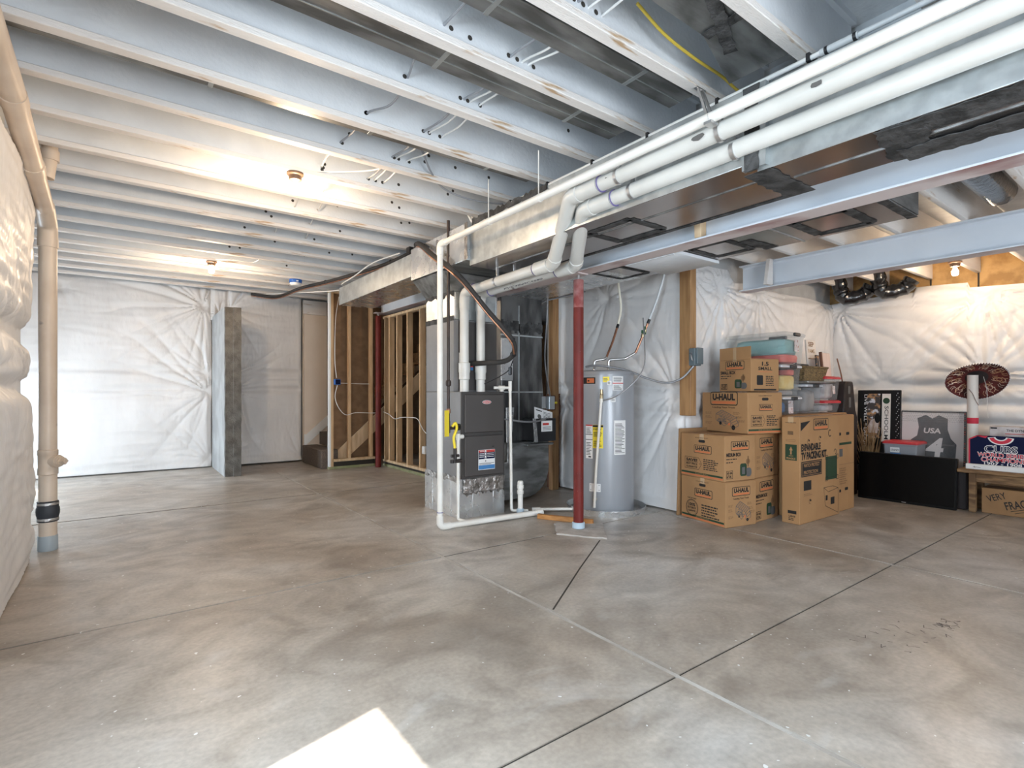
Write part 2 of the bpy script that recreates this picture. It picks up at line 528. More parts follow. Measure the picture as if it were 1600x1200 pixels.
class Face:
    """a flat printable face: origin o, unit axes dx, dy; draws thin ink layers just proud of the surface"""

    def __init__(self, mb, o, dx, dy, e=0.0008, n=None):
        self.mb, self.o, self.dx, self.dy = mb, Vector(o), Vector(dx), Vector(dy)
        self.n = self.dx.cross(self.dy).normalized() if n is None else Vector(n)
        self.e = e

    def p(self, u, v, k=1):
        return tuple(self.o + self.dx * u + self.dy * v + self.n * self.e * k)

    def rect(self, u0, v0, u1, v1, m, k=1):
        self.mb.quad(self.p(u0, v0, k), self.p(u1, v0, k), self.p(u1, v1, k), self.p(u0, v1, k), m)

    def poly(self, pts, m, k=1):
        self.mb.add([self.p(u, v, k) for u, v in pts], [tuple(range(len(pts)))], m)

    def rrect(self, u0, v0, u1, v1, r, m, k=1):
        pts = []
        for cx, cy, a0 in ((u1 - r, v0 + r, -90), (u1 - r, v1 - r, 0), (u0 + r, v1 - r, 90), (u0 + r, v0 + r, 180)):
            for i in range(4):
                a = rad(a0 + 30 * i)
                pts.append((cx + r * math.cos(a), cy + r * math.sin(a)))
        self.poly(pts, m, k)

    def frame(self, u0, v0, u1, v1, w, m, k=1):
        self.rect(u0, v0, u1, v0 + w, m, k)
        self.rect(u0, v1 - w, u1, v1, m, k)
        self.rect(u0, v0 + w, u0 + w, v1 - w, m, k)
        self.rect(u1 - w, v0 + w, u1, v1 - w, m, k)

    def line(self, pts, w, m, k=1):
        for (a, b), (c, d) in zip(pts, pts[1:]):
            t = Vector((c - a, d - b))
            if t.length < 1e-6:
                continue
            t.normalize()
            q = Vector((-t.y, t.x)) * w / 2
            self.poly([(a - q.x, b - q.y), (c - q.x, d - q.y), (c + q.x, d + q.y), (a + q.x, b + q.y)], m, k)

    def disk(self, u, v, r, m, k=1, n=20, ry=None):
        self.poly([(u + r * math.cos(2 * PI * i / n), v + (ry or r) * math.sin(2 * PI * i / n)) for i in range(n)], m, k)

    def ring(self, u, v, r, w, m, k=1, n=24, a0=0, a1=360, ry=None):
        q = (ry or r) / r
        for i in range(n):
            a, b = rad(a0 + (a1 - a0) * i / n), rad(a0 + (a1 - a0) * (i + 1) / n)
            self.poly([(u + (r - w) * math.cos(a), v + (r - w) * q * math.sin(a)), (u + r * math.cos(a), v + r * q * math.sin(a)),
                       (u + r * math.cos(b), v + r * q * math.sin(b)), (u + (r - w) * math.cos(b), v + (r - w) * q * math.sin(b))], m, k)

    def text(self, s, u, v, h, m, w=None, align='l', bold=0.012, k=2, shear=0.0, rot=0.0):
        """cap height h; w = total width to fit"""
        vs, fs = glyphs(s, bold)
        if not vs:
            return
        x0 = min(a for a, b in vs)
        x1 = max(a for a, b in vs)
        sy = h / 0.69
        sx = sy if w is None else w / (x1 - x0)
        W = (x1 - x0) * sx
        off = {'l': 0, 'c': -W / 2, 'r': -W}[align]
        c, sn = math.cos(rot), math.sin(rot)
        out = []
        for a, b in vs:
            x, y = (a - x0) * sx + off + shear * b * sy, b * sy
            out.append(self.p(u + x * c - y * sn, v + x * sn + y * c, k))
        self.mb.add(out, fs, m)

# ------------------------------------------------------------------ room shell
WL = -0.58
ZJ = 2.84            # joist underside, main bay
ZR = 2.60            # joist underside right of the main beam
X0, X1, Y0, Y1 = -2.1, 8.05, -2.6, 10.05

mb = MB()
xs = [X0, 1.92, 4.38, X1]
ys = [Y0, 1.395, 3.44, 6.5, Y1]
g = 0.006
yg = [0, .006, .008, .017]
for i in range(3):
    for j in range(4):
        mb.box((xs[i] + (g * 2.4 if i else 0), ys[j] + (yg[j] if j else 0), -0.12), (xs[i + 1] - (g * 2.4 if i < 2 else 0), ys[j + 1] - (yg[j + 1] if j < 3 else 0), 0.0), 0)
for i in (1, 2):
    mb.box((xs[i] - .011, Y0, -0.12), (xs[i] + .011, Y1, -0.002), 1)
    mb.box((xs[i] - g * 2.5, Y0, -0.12), (xs[i] + g * 2.5, Y1, -0.008), 2)
for j in (1, 2, 3):
    mb.box((X0, ys[j] - yg[j] - .001, -0.12), (X1, ys[j] + yg[j] + .001, -0.006), 2)
fc = Face(mb, (0, 0, 0), (1, 0, 0), (0, 1, 0), 0.0006)
fc.line([(3.172, 3.06), (2.55, 2.65), (1.945, 2.235)], 0.011, 2)
fc.line([(2.87, 3.42), (1.93, 3.44)], 0.006, 2)
# pencil scribble left on the slab
rs = random.Random(3)
for row, (yy, n) in enumerate(((1.09, 6), (0.99, 8), (0.90, 5))):
    x = 2.86 + row * .04
    for k in range(n):
        a = [(x + rs.uniform(0, .05), yy - .028 * k * .6 + rs.uniform(-.03, .03)) for q in range(3)]
        fc.line(a, 0.0035, 3)
        x += 0.085
for k in range(26):
    a = rs.uniform(0, 6.28)
    q = (3.48 + rs.uniform(-.08, .08), 0.86 + rs.uniform(-.03, .03))
    fc.line([q, (q[0] + .03 * math.cos(a), q[1] + .03 * math.sin(a))], 0.004, 3)
struct('floor', mb, ['concrete_floor', 'joint', 'joint_dark', 'scribble'], smooth=False, label='grey-brown trowelled concrete slab with saw-cut joints')

mb = MB()
n = 9
pts = []
rs = random.Random(11)
for (a, b) in zip([(3.0, 3.40), (3.235, 3.04), (3.56, 3.40), (3.24, 3.70)], [(3.235, 3.04), (3.56, 3.40), (3.24, 3.70), (3.0, 3.40)]):
    for k in range(n):
        t = k / n
        pts.append((a[0] + (b[0] - a[0]) * t + rs.uniform(-.012, .012), a[1] + (b[1] - a[1]) * t + rs.uniform(-.012, .012)))
mb.prism([(x, y, 0.0) for x, y in pts], (0, 0, 0.012))
struct('floor_patch', mb, 'concrete_patch', label='pale rough square of concrete poured round the red column foot')

mb = MB().box((WL - .10, Y0, 3.24), (3.30, Y1, 3.36))
mb.box((X0 - .1, 5.0, 3.24), (WL - .10, Y1, 3.36))
mb.box((3.30, Y0, 2.93), (X1 + .3, Y1, 3.05))
mb.box((3.28, Y0, 2.95), (3.32, Y1, 3.3))
struct('ceiling', mb, 'subfloor_paint', label='underside of the white-painted floor deck above the joists')

# left wall with the window that throws the sun patch, and the recess beyond its end
mb = MB()


def wall_hole(mb, axis, c0, c1, a0, a1, z1, holes):
    """wall slab between c0..c1 across, a0..a1 along, with rectangular holes (b0,b1,zb,zt)"""
    cuts = sorted(holes)
    pos = a0

    def put(p, q, zb, zt):
        if q - p < 1e-4 or zt - zb < 1e-4:
            return
        if axis == 'x':
            mb.box((c0, p, zb), (c1, q, zt))
        else:
            mb.box((p, c0, zb), (q, c1, zt))
    for b0, b1, zb, zt in cuts:
        put(pos, b0, 0, z1)
        put(b0, b1, 0, zb)
        put(b0, b1, zt, z1)
        pos = b1
    put(pos, a1, 0, z1)


wall_hole(mb, 'x', WL - .16, WL, Y0, 5.15, 3.24, [(0.35, 1.62, 0.95, 2.30)])
struct('wall_left', mb, 'concrete_wall')
mb = MB()
wall_hole(mb, 'x', X0 - .16, X0 + .02, 5.15, Y1, 3.24, [(7.70, 8.58, 0.02, 2.22)])
mb.box((X0, 5.0, 0), (WL - .16, 5.15, 3.24))
struct('wall_recess', mb, 'concrete_wall')
mb = MB()
mb.box((X0 - .16, Y1 - .12, 0), (X1 + .3, Y1 + .1, 3.3))
struct('wall_far', mb, 'concrete_wall')
mb = MB()
wall_hole(mb, 'y', Y0 - .16, Y0, X0, X1 + .3, 3.24, [(0.2, 2.2, 0.05, 2.10), (4.2, 5.8, 0.9, 2.1)])  # both back openings are made up, unseen, to admit general sky light
struct('wall_back', mb, 'concrete_wall')
mb = MB()
mb.box((7.93, Y0, 0), (X1 + .3, 3.3, 2.36), 0)
mb.box((8.0, Y0, 2.36), (X1 + .3, 3.3, 2.95), 1)
for y in (0.1, 0.95, 1.70, 2.15, 2.60, 3.05):
    mb.box((7.99, y - .008, 2.36), (8.0, y + .008, 2.93), 2)
struct('wall_right', mb, ['concrete_wall', 'rim_board', 'dark_fill'])
mb = MB()
mb.box((4.60, 3.30, 0), (X1 + .3, 3.55, 2.93), 0)
mb.box((4.60, 3.55, 0), (4.80, 5.40, 2.93), 0)
mb.box((4.80, 5.25, 0), (X1 + .3, 5.4, 2.93), 0)
struct('wall_heater', mb, 'concrete_wall')
mb = MB()
mb.box((8.2, 5.4, 0), (8.35, Y1, 3.1))
struct('wall_stair_end', mb, 'concrete_wall')

# window and door frames for the daylight; the back-wall pair is added for fill
for k, (axis, c, a0, a1, zb, zt) in enumerate((('x', WL - .10, .35, 1.62, .95, 2.30), ('x', X0 - .07, 7.70, 8.58, .02, 2.22), ('y', Y0 - .08, .2, 2.2, .05, 2.10), ('y', Y0 - .08, 4.2, 5.8, .9, 2.1))):
    mb = MB()
    w = .04
    for (p, q, b, t) in ((a0, a0 + w, zb, zt), (a1 - w, a1, zb, zt), (a0 + w, a1 - w, zb, zb + w), (a0 + w, a1 - w, zt - w, zt)):
        if axis == 'x':
            mb.box((c - .03, p, b), (c + .03, q, t))
        else:
            mb.box((p, c - .03, b), (q, c + .03, t))
    struct('window_%d' % (k + 1), mb, 'white_trim')

# concrete stub of wall beside the far blankets
mb = MB()
rs = random.Random(5)
R = []
for k in range(31):
    z = 2.45 * k / 30
    j = lambda a=.008: rs.uniform(-a, a)
    R.append([(1.225, 9.92, z), (1.222 + j(.002), 8.60 + j(), z), (1.232 + j(.006), 8.575 + j(), z), (1.325 + j(.004), 8.560 + j(), z),
              (1.333, 8.548 + j(), z), (1.43 + j(.003), 8.53 + j(), z), (1.433, 9.92, z)])
mb.loft(R)
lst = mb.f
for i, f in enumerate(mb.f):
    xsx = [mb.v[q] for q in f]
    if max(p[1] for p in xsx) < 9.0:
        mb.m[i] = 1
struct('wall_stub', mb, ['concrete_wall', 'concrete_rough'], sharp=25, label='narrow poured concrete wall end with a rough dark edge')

# ------------------------------------------------------------------ vinyl blankets


def blanket(name, label, A, B, ztop, zbot, puff, seams, pins, nx=150, nz=110, back=0.0, seed=0, ripple=0.006, flare=0.0, endpuff=True):
    A = Vector((A[0], A[1], 0))
    B = Vector((B[0], B[1], 0))
    L = (B - A).length
    t = (B - A) / L
    nrm = Vector((t.y, -t.x, 0))          # points to the viewer when A is the left end
    vs = []
    for j in range(nz + 1):
        for i in range(nx + 1):
            s = L * i / nx
            zt = ztop(s) if callable(ztop) else ztop
            zb = zbot(s) if callable(zbot) else zbot
            z = zb + (zt - zb) * j / nz
            d = puff
            for zs, wd, dp in seams:
                d -= dp * math.exp(-((z - zs) / wd) ** 2)
            e = min(1, (zt - z) / .10 + .15) if zt - z < .1 else 1
            d *= e
            if endpuff:
                d *= min(1, (s / .06)) ** .5 * min(1, (L - s) / .06) ** .5
            d += puff * .35 * noise.noise((s * 1.1 + seed, z * 1.6, seed * 1.7)) * e
            d += ripple * noise.noise((s * 2.2 + seed * 3, z * 15, 4.0)) * e
            d += ripple * .5 * noise.noise((s * 26 + seed * 3, z * 9, 9.0)) * e
            for ps, pz, RR, amp, k in pins:
                amp, k = amp * .62, k * 1.9
                dx, dz = s - ps, z - pz
                r = math.hypot(dx, dz)
                if r < RR * 1.5:
                    th = math.atan2(dz, dx)
                    nn = noise.noise((th * 1.7, r * .9, ps + pz))
                    fall = math.exp(-(r / RR) ** 2 * 1.6) * min(1, r / .10)
                    d -= amp * (0.55 + nn) * (1 - abs(math.sin(k * th * .5 + 3.1 * nn)) ** .55) * 1.9 * fall
                    d -= puff * .75 * math.exp(-(r / .07) ** 2)
            if flare:
                d += flare * max(0, (zb + .25 - z) / .25) ** 2
            p = A + t * s + nrm * max(0.004, d)
            vs.append((p.x, p.y, z))
    W = nx + 1
    fs = [(j * W + i, j * W + i + 1, (j + 1) * W + i + 1, (j + 1) * W + i) for j in range(nz) for i in range(nx)]
    # border back to the wall plane
    loop = [i for i in range(W)] + [j * W + nx for j in range(1, nz + 1)] + [nz * W + i for i in range(nx - 1, -1, -1)] + [j * W for j in range(nz - 1, 0, -1)]
    o = len(vs)
    for q in loop:
        v = vs[q]
        s = (Vector((v[0], v[1], 0)) - A).dot(t)
        p = A + t * s - nrm * back
        vs.append((p.x, p.y, v[2]))
    m = len(loop)
    for k in range(m):
        fs.append((loop[k], loop[(k + 1) % m], o + (k + 1) % m, o + k))
    fs.append(tuple(o + k for k in range(m))[::-1])
    mb = MB().add(vs, fs)
    c = (A + B) / 2
    ob = mb.build(name, 'vinyl', origin=(c.x, c.y, 0), sharp=70)
    tag(ob, label, 'insulation blanket', 'white vinyl insulation blankets on the walls')
    return ob


FAR = 9.90
blanket('insulation_blanket', 'white vinyl insulation blanket left of the concrete stub on the far wall', (-2.05, FAR), (1.215, FAR),
        lambda s: 2.97 + .02 * math.sin(s * 3), 0.02, 0.06, [(1.56, .05, .025), (1.27, .05, .025)],
        [(3.15, 2.62, 1.6, .05, 11), (3.24, 1.50, 1.0, .04, 9), (3.24, 1.22, 1.4, .05, 10), (3.22, .15, 1.0, .04, 8), (1.4, 2.7, .5, .012, 6)], nx=210, nz=170, seed=2)
blanket('insulation_blanket', 'beige-lit vinyl insulation blanket between the concrete stub and the stair drywall', (1.44, FAR - .05), (2.62, FAR - .05),
        2.97, 0.03, 0.06, [(1.56, .05, .035), (1.27, .05, .035), (1.42, .03, .01)],
        [(0.05, 1.50, .9, .05, 9), (.05, 1.25, 1.0, .05, 10), (.05, 2.6, .8, .03, 7), (1.15, .1, .6, .02, 6)], nx=120, nz=170, seed=5, flare=.05)
blanket('insulation_blanket', 'bulging shiny vinyl insulation blanket along the near left wall', (WL + .002, 1.75), (WL + .002, 5.22),
        lambda s: 2.70 - .25 * max(0, (s - 2.95)), lambda s: 0.01, 0.088, [(1.62, .07, .075), (1.25, .06, .075), (0.02, .08, .06)],
        [(3.35, 1.6, .8, .026, 9), (3.35, 1.25, .8, .026, 9), (2.65, 1.6, .7, .022, 9), (1.95, 1.3, .8, .022, 9), (3.35, .3, .6, .02, 6)], nx=260, nz=190, seed=8, ripple=.010, flare=.04)
blanket('insulation_blanket', 'small bunched piece of vinyl blanket above the concrete stub', (1.20, FAR - .02), (1.46, FAR - .02), 2.97, 2.40, 0.07, [], [(.13, 2.5, .3, .03, 6)], nx=30, nz=50, seed=30)
blanket('insulation_blanket', 'white vinyl insulation blanket behind the water heater, ending at the wooden post', (4.598, 5.20), (4.598, 3.26),
        2.58, 0.015, 0.055, [(1.27, .05, .035), (1.0, .05, .035), (.02, .06, .03)],
        [(.9, 2.3, .9, .04, 9), (1.85, 1.2, .9, .045, 9), (.2, 1.2, .6, .03, 7)], nx=120, nz=150, seed=12, flare=.03)
blanket('insulation_blanket', 'pinkish vinyl insulation blanket behind the cardboard box stacks', (4.62, 3.296), (7.92, 3.24),
        lambda s: (2.58 if s < .80 else 2.58 - .14 * min(1, (s - .80) / .12)) + .05 * noise.noise((s * 1.1, 3, 3)), 0.015, 0.05, [(1.27, .05, .035), (1.02, .05, .035)],
        [(.62, 2.34, 1.0, .06, 10), (1.35, 2.40, 1.2, .06, 11), (.1, 2.45, .8, .05, 9), (3.1, 2.4, .9, .05, 8)], nx=170, nz=130, seed=15, ripple=.008)
blanket('insulation_blanket', 'warm-lit vinyl insulation blanket behind the sombrero and television', (7.925, 3.28), (7.925, -1.0),
        lambda s: 2.43 + .03 * math.sin(s * 2.0) + (.06 if 1.0 < s < 1.5 else 0), 0.015, 0.07, [(1.30, .05, .05), (1.08, .05, .05), (0.86, .05, .04)],
        [(1.66, 2.36, 1.2, .085, 14), (1.67, 1.40, .9, .06, 10), (.15, 2.35, 1.6, .055, 10), (2.2, 2.3, .9, .05, 9), (.67, 1.32, .5, .035, 7)], nx=200, nz=130, seed=19)

# ------------------------------------------------------------------ joists


def ijoist(y, x0, x1, zb, h, name, label, group):
    mb = MB()
    fw, fh = .066, .036
    mb.cbox((x0, y - fw / 2, zb), (x1, y + fw / 2, zb + fh), .003, 1)
    mb.box((x0, y - .006, zb + fh), (x1, y + .006, zb + h - fh), 0)
    mb.box((x0, y - fw / 2, zb + h - fh), (x1, y + fw / 2, zb + h), 0)
    x = x0 + .22
    zc = zb + h * .5
    while x < x1 - .1:
        for sy in (-1, 1):
            yy = y + sy * .0062
            n = 12
            for i in range(n - 2):
                a, b = 2 * PI * i / n, 2 * PI * (i + 1) / n
                q = [(x + r * math.cos(t), yy + sy * .001, zc + r * math.sin(t)) for r, t in ((.021, a), (.021, b), (.017, b), (.017, a))]
                mb.quad(*q, m=2)
        x += .305
    rh = random.Random(int(y * 100))
    hs = [(x, 2.93) for x in (1.24, 1.60, 1.66, 1.74)] if y < 4.2 else []
    hs += [(rh.uniform(.9, 2.5), zb + rh.uniform(.07, .22)) for q in range(5 if y > 3.5 else 1)]
    for hx, hz in hs:
        hx += rh.uniform(-.02, .02)
        for sy in (-1, 1):
            mb.add([(hx + .013 * math.cos(a * PI / 5), y + sy * .0075, hz + .013 * math.sin(a * PI / 5)) for a in range(10)], [tuple(range(10))], 3)
    o = mb.build(name, ['paint_white', 'flange_paint', 'knockout', 'dark_fill'], origin=((x0 + x1) / 2, y, zb), sharp=30)
    o['kind'] = 'structure'
    tag(o, label, 'joist', group)
    return o


ORD = ['first', 'second', 'third', 'fourth', 'fifth', 'sixth', 'seventh', 'eighth', 'ninth', 'tenth', 'eleventh', 'twelfth', 'thirteenth']
JY = [1.70 + .482 * k for k in range(-5, 17)]
for k, y in zip(range(-5, 17), JY):
    xl = WL + .0 if y < 5.15 else X0 + .02
    if k == 5:
        lb = 'white ceiling joist that carries the near bare bulb'
    elif k == 12:
        lb = 'white ceiling joist that carries the far bare bulb'
    elif k < 5:
        lb = '%s white ceiling joist toward the camera from the near bulb joist' % ORD[4 - k]
    elif k < 12:
        lb = '%s white ceiling joist beyond the near bulb joist' % ORD[k - 6]
    else:
        lb = '%s white ceiling joist beyond the far bulb joist' % ORD[k - 13]
    ijoist(y, xl, 3.20, ZJ, .40, 'ceiling_joist', lb, 'white painted ceiling joists left of the main duct')
RY = [3.02, 2.60, 2.15, 1.70, 1.25, .80, .35, -.1, -.55]
for k, y in enumerate(RY):
    lb = '%s timber joist from the back corner, over the boxes and television' % ORD[k]
    mb = MB()
    mb.cbox((3.40, y - .022, ZR), (7.985, y + .022, ZR + .30), .003, 0)
    o = mb.build('floor_joist', ['flange_paint'], origin=(5.6, y, ZR))
    o['kind'] = 'structure'
    tag(o, lb, 'joist', 'timber joists right of the main beam')

# ------------------------------------------------------------------ steel beams


def hbeam(name, label, x, y0, y1, zb, zt, hw, tf=.014, tw=.010):
    mb = MB()
    prof = [(-hw, zb), (hw, zb), (hw, zb + tf), (tw / 2 + .012, zb + tf), (tw / 2, zb + tf + .014), (tw / 2, zt - tf - .014), (tw / 2 + .012, zt - tf), (hw, zt - tf), (hw, zt),
            (-hw, zt), (-hw, zt - tf), (-tw / 2 - .012, zt - tf), (-tw / 2, zt - tf - .014), (-tw / 2, zb + tf + .014), (-tw / 2 - .012, zb + tf), (-hw, zb + tf)]
    mb.loft([[(x + a, y0, b) for a, b in prof], [(x + a, y1, b) for a, b in prof]])
    for i, f in enumerate(mb.f):
        if len(f) == 4 and all(abs(mb.v[q][2] - zb) < 1e-5 for q in f):
            mb.m[i] = 1
    o = mb.build(name, ['beam_paint', 'beam_primer'], origin=(x, (y0 + y1) / 2, zb), sharp=30, bevel=.003)
    o['kind'] = 'structure'
    tag(o, label, 'beam')
    return o


hbeam('steel_beam', 'long pale blue steel beam resting on the red column beside the main duct', 3.29, -2.4, 5.4, 2.268, 2.60, .085)
hbeam('steel_beam', 'pale blue steel beam above the box stacks ending in the wall', 5.55, -2.4, 3.18, 2.32, 2.60, .085)
hbeam('steel_beam', 'short pale blue steel beam over the stud wall by the stairs', 3.56, 5.45, 8.50, 2.525, 2.81, .08)
mb = MB().box((3.24, -2.4, 2.60), (3.34, 5.4, 2.84))
struct('trim_1', mb, 'flange_paint')
mb = MB().cbox((5.46, 2.02, 2.345), (5.60, 2.07, 2.36), .002)
mb = MB()
mb.prism([(3.215, 2.15, 2.285), (3.28, 2.15, 2.285), (3.28, 2.15, 2.45), (3.205, 2.15, 2.45)], (0, .05, 0))
o = mb.build('wood_block', 'wood_pale', origin=(3.245, 2.17, 2.285), bevel=.003)
tag(o, 'small pale wood block wedged between the main duct and steel beam', 'wood block')
mb = MB()
mb.prism([(5.34, 2.80, 2.33), (5.46, 2.80, 2.33), (5.46, 2.80, 2.60), (5.40, 2.80, 2.60)], (0, .04, 0))
o = mb.build('beam_brace', 'flange_paint', origin=(5.42, 2.82, 2.33), bevel=.002)
tag(o, 'white tapered wood brace against the far end of the right steel beam', 'brace')

# ------------------------------------------------------------------ red columns


def column(x, y, top, label, faded=True):
    t = thing('steel_column', label, 'column', (x, y, 0.012 if faded else 0))
    z0 = 0.012 if faded else 0.0
    mb = MB()
    mb.lathe([(.045, z0 + .0), (.045, top - .30)], (x, y, 0), 24, 0)
    mb.build('shaft', ['red_steel'], t)
    mb = MB().lathe([(.0448, top - .30), (.0448, top - .06), (.043, top - .055), (.02, top - .055)], (x, y, 0), 24, 0)
    mb.build('faded_top', ['red_faded' if faded else 'red_steel'], t)
    mb = MB().lathe([(.012, top - .058), (.012, top - .012)], (x, y, 0), 12)
    for k in range(5):
        mb.lathe([(.014, top - .05 + .008 * k), (.014, top - .047 + .008 * k)], (x, y, 0), 12)
    mb.build('screw_jack', 'steel_band', t)
    mb = MB().box((x - .06, y - .06, top - .012), (x + .06, y + .06, top))
    mb.build('cap_plate', 'beam_primer', t)
    if faded:
        mb = MB().lathe([(.047, z0), (.056, z0 + .004), (.056, z0 + .05), (.05, z0 + .055), (.046, z0 + .055)], (x, y, 0), 24)
        mb.build('base_sleeve', 'blue_sleeve', t)
    return t


column(3.275, 3.42, 2.267, 'red steel column with a faded top in front of the water heater')
column(3.40, 8.24, 2.52, 'dark red steel column at the corner of the stud walls', False)

# ------------------------------------------------------------------ main trunk duct
t = thing('trunk_duct', 'long galvanized main duct with black sealed joints under the white joists', 'duct', (2.85, 3, 2.3))


def duct_section(x0, x1, y0, y1, z0, z1, name='duct_section', bottom='galv_floor_reflect', side='galv'):
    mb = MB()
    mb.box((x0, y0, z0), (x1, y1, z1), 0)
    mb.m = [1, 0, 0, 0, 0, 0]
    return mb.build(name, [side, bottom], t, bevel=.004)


duct_section(2.50, 2.90, -2.3, 1.36, 2.287, 2.70)
duct_section(2.47, 3.06, 1.36, 3.95, 2.325, 2.70)
duct_section(2.44, 3.05, 3.95, 5.05, 2.375, 2.70, bottom='galv_dull', side='galv_bright')
duct_section(2.46, 2.95, 5.05, 7.35, 2.43, 2.67, bottom='galv_bright')
mb = MB()
rs = random.Random(2)


def blob_strip(mb, pts, w, n, m=0, nrm='z', z=0, e=.0, amp=.25):
    """ragged brushed-on sealant strip along a polyline: in the plane z (down-facing) or x (left-facing)"""
    for (a, b) in zip(pts, pts[1:]):
        a, b = Vector(a), Vector(b)
        d = (b - a)
        L = d.length
        d.normalize()
        q = Vector((-d.y, d.x))
        k = max(2, int(L / .03))
        l = []
        r = []
        for i in range(k + 1):
            c = a + d * L * i / k
            l.append(c + q * w * .5 * (1 + rs.uniform(-amp, amp)))
            r.append(c - q * w * .5 * (1 + rs.uniform(-amp, amp)))

        def P(v):
            return (v.x, v.y, z - e) if nrm == 'z' else (z - e, v.x, v.y)
        for i in range(k):
            mb.quad(P(l[i]), P(l[i + 1]), P(r[i + 1]), P(r[i]), m)
            # thickness
    return mb


def seal(name, strips, nrm, z, parent, w=.05, e=.004, mat='mastic', amp=.12):
    mb = MB()
    for i, s in enumerate(strips):
        blob_strip(mb, s, w, 8, 0, nrm, z, e + .0031 * i, amp)
    o = mb.build(name, mat, parent, smooth=False)
    sd = o.modifiers.new('thickness', 'SOLIDIFY')
    sd.thickness = .003
    sd.offset = 0
    return o


def ring(cx, cy, hx, hy, sk=0):
    return [(cx - hx, cy - hy - sk), (cx + hx, cy - hy + sk), (cx + hx, cy + hy + sk), (cx - hx, cy + hy - sk), (cx - hx, cy - hy - sk)]


seal('sealant_ring', [ring(2.80, 2.46, .17, .19)], 'z', 2.325, t, .055)
seal('sealant_band', [[(2.49, 1.36), (2.95, 1.36)]], 'z', 2.287, t, .14)
seal('sealant_band', [[(1.37, 2.29), (1.37, 2.70)]], 'x', 2.468, t, .075)
seal('sealant_band', [[(2.58, -.3), (2.58, .84)], [(2.51, .78), (2.89, .84)], [(2.51, .10), (2.89, .12)], [(2.83, -.4), (2.83, .86)]], 'z', 2.287, t, .16, amp=.16)
seal('sealant_band', [[(3.04, 1.4), (3.04, 3.9)]], 'z', 2.325, t, .03)
seal('sealant_band', [[(3.95, 2.38), (3.95, 2.70)]], 'x', 2.437, t, .05, mat='foil_tape')
seal('sealant_band', [[(2.9, 2.69), (3.9, 2.69)]], 'x', 2.468, t, .05, amp=.6)
mb = MB()
for (y, zz) in ((1.36, 2.325),):
    mb.box((2.466, 1.30, 2.30), (2.50, 1.42, 2.70))
mb.build('standing_seam', 'galv', t)
MB().box((2.70, 1.44, 2.320), (2.71, 3.9, 2.326)).build('standing_seam', 'galv_dull', t)
MB().box((2.70, -2.2, 2.282), (2.71, 1.28, 2.288)).build('standing_seam', 'galv_dull', t)
mb = MB()
f = Face(mb, (2.438, 4.60, 2.40), (0, 0, 1), (0, 1, 0), .001, n=(-1, 0, 0))
f = Face(mb, (2.438, 4.50, 2.67), (0, 0, -1), (0, -1, 0), .001, n=(-1, 0, 0))
f.text('090 25 G60', 0, 0, .035, 0, w=.24, bold=.01)
mb.build('lettering', 'print_grey', t)

# branch ducts in the joist bays
BR = [((2.27, 2.43), (-.5, 2.60), 'galv_dull', 'galvanized branch duct in the fourth joist bay from the near bulb toward the camera'),
      ((1.79, 1.95), (-.5, 2.60), 'galv_dull', 'galvanized branch duct in the fifth joist bay from the near bulb toward the camera'),
      ((3.19, 3.31), (-.5, 2.60), 'galv_dull', 'narrow dark branch duct in the second joist bay from the near bulb toward the camera')]
for (ya, yb), (xa, xb), mt, lb in BR:
    r = thing('branch_duct', lb, 'duct', ((xa + xb) / 2, (ya + yb) / 2, 2.9), 'branch ducts between the white joists')
    mb = MB().box((xa, ya, 2.885), (xb, yb, 3.10))
    mb.build('duct_body', mt, r, bevel=.004)
    x = xa + .9
    while x < xb:
        MB().box((x - .012, ya - .003, 2.881), (x + .012, yb + .003, 2.886)).build('seam', 'galv', r)
        x += .9
    MB().box((xa + .1, (ya + yb) / 2 - .003, 2.882), (xb, (ya + yb) / 2 + .003, 2.886)).build('seam', 'galv', r)
r = thing('branch_duct', 'wide galvanized duct boot crossing the joist bay at the photo top above the pipe fittings', 'duct', (2.2, 1.3, 2.87), 'branch ducts between the white joists')
mb = MB()
mb.loft([[(x, 1.265, 2.885), (x, 1.46, 2.885), (x, 1.46, 3.1), (x, 1.265, 3.1)] for x in (-.5, 2.2)])
mb.loft([[(2.2, 1.265, 2.885), (2.2, 1.46, 2.885), (2.2, 1.46, 3.1), (2.2, 1.265, 3.1)], [(2.62, 1.265, 2.86), (2.62, 1.58, 2.86), (2.62, 1.58, 3.1), (2.62, 1.265, 3.1)]])
mb.build('duct_body', 'galv_dull', r, bevel=.004)
seal('sealant_band', [[(2.2, 1.26), (2.2, 1.45)], [(2.0, 1.28), (2.4, 1.44)]], 'z', 2.88, r, .06, amp=.2)

# second (return) duct between the beams, ending in mid-bay
t2 = thing('return_duct', 'brown-reflecting return duct with black sealed rectangles right of the steel beam', 'duct', (3.68, 3, 2.3))
t = t2
duct_section(3.385, 3.95, 1.13, 3.30, 2.30, 2.54, side='galv_dull')
duct_section(3.385, 3.97, 3.30, 5.30, 2.30, 2.54, bottom='galv_bright', side='galv')
seal('sealant_ring', [ring(3.66, 3.27, .19, .16)], 'z', 2.30, t2, .035)
seal('sealant_ring', [ring(3.66, 2.27, .18, .15)], 'z', 2.30, t2, .045)
seal('sealant_ring', [ring(3.66, 1.50, .20, .16)], 'z', 2.30, t2, .06)
seal('sealant_band', [[(3.39, 1.155), (3.95, 1.155)]], 'z', 2.30, t2, .05)
seal('sealant_band', [[(3.6, 2.05), (3.93, 2.02)]], 'z', 2.30, t2, .09)
mb = MB().box((3.39, 1.122, 2.305), (3.945, 1.13, 2.535))
mb.build('end_cap', 'galv_dull', t2)
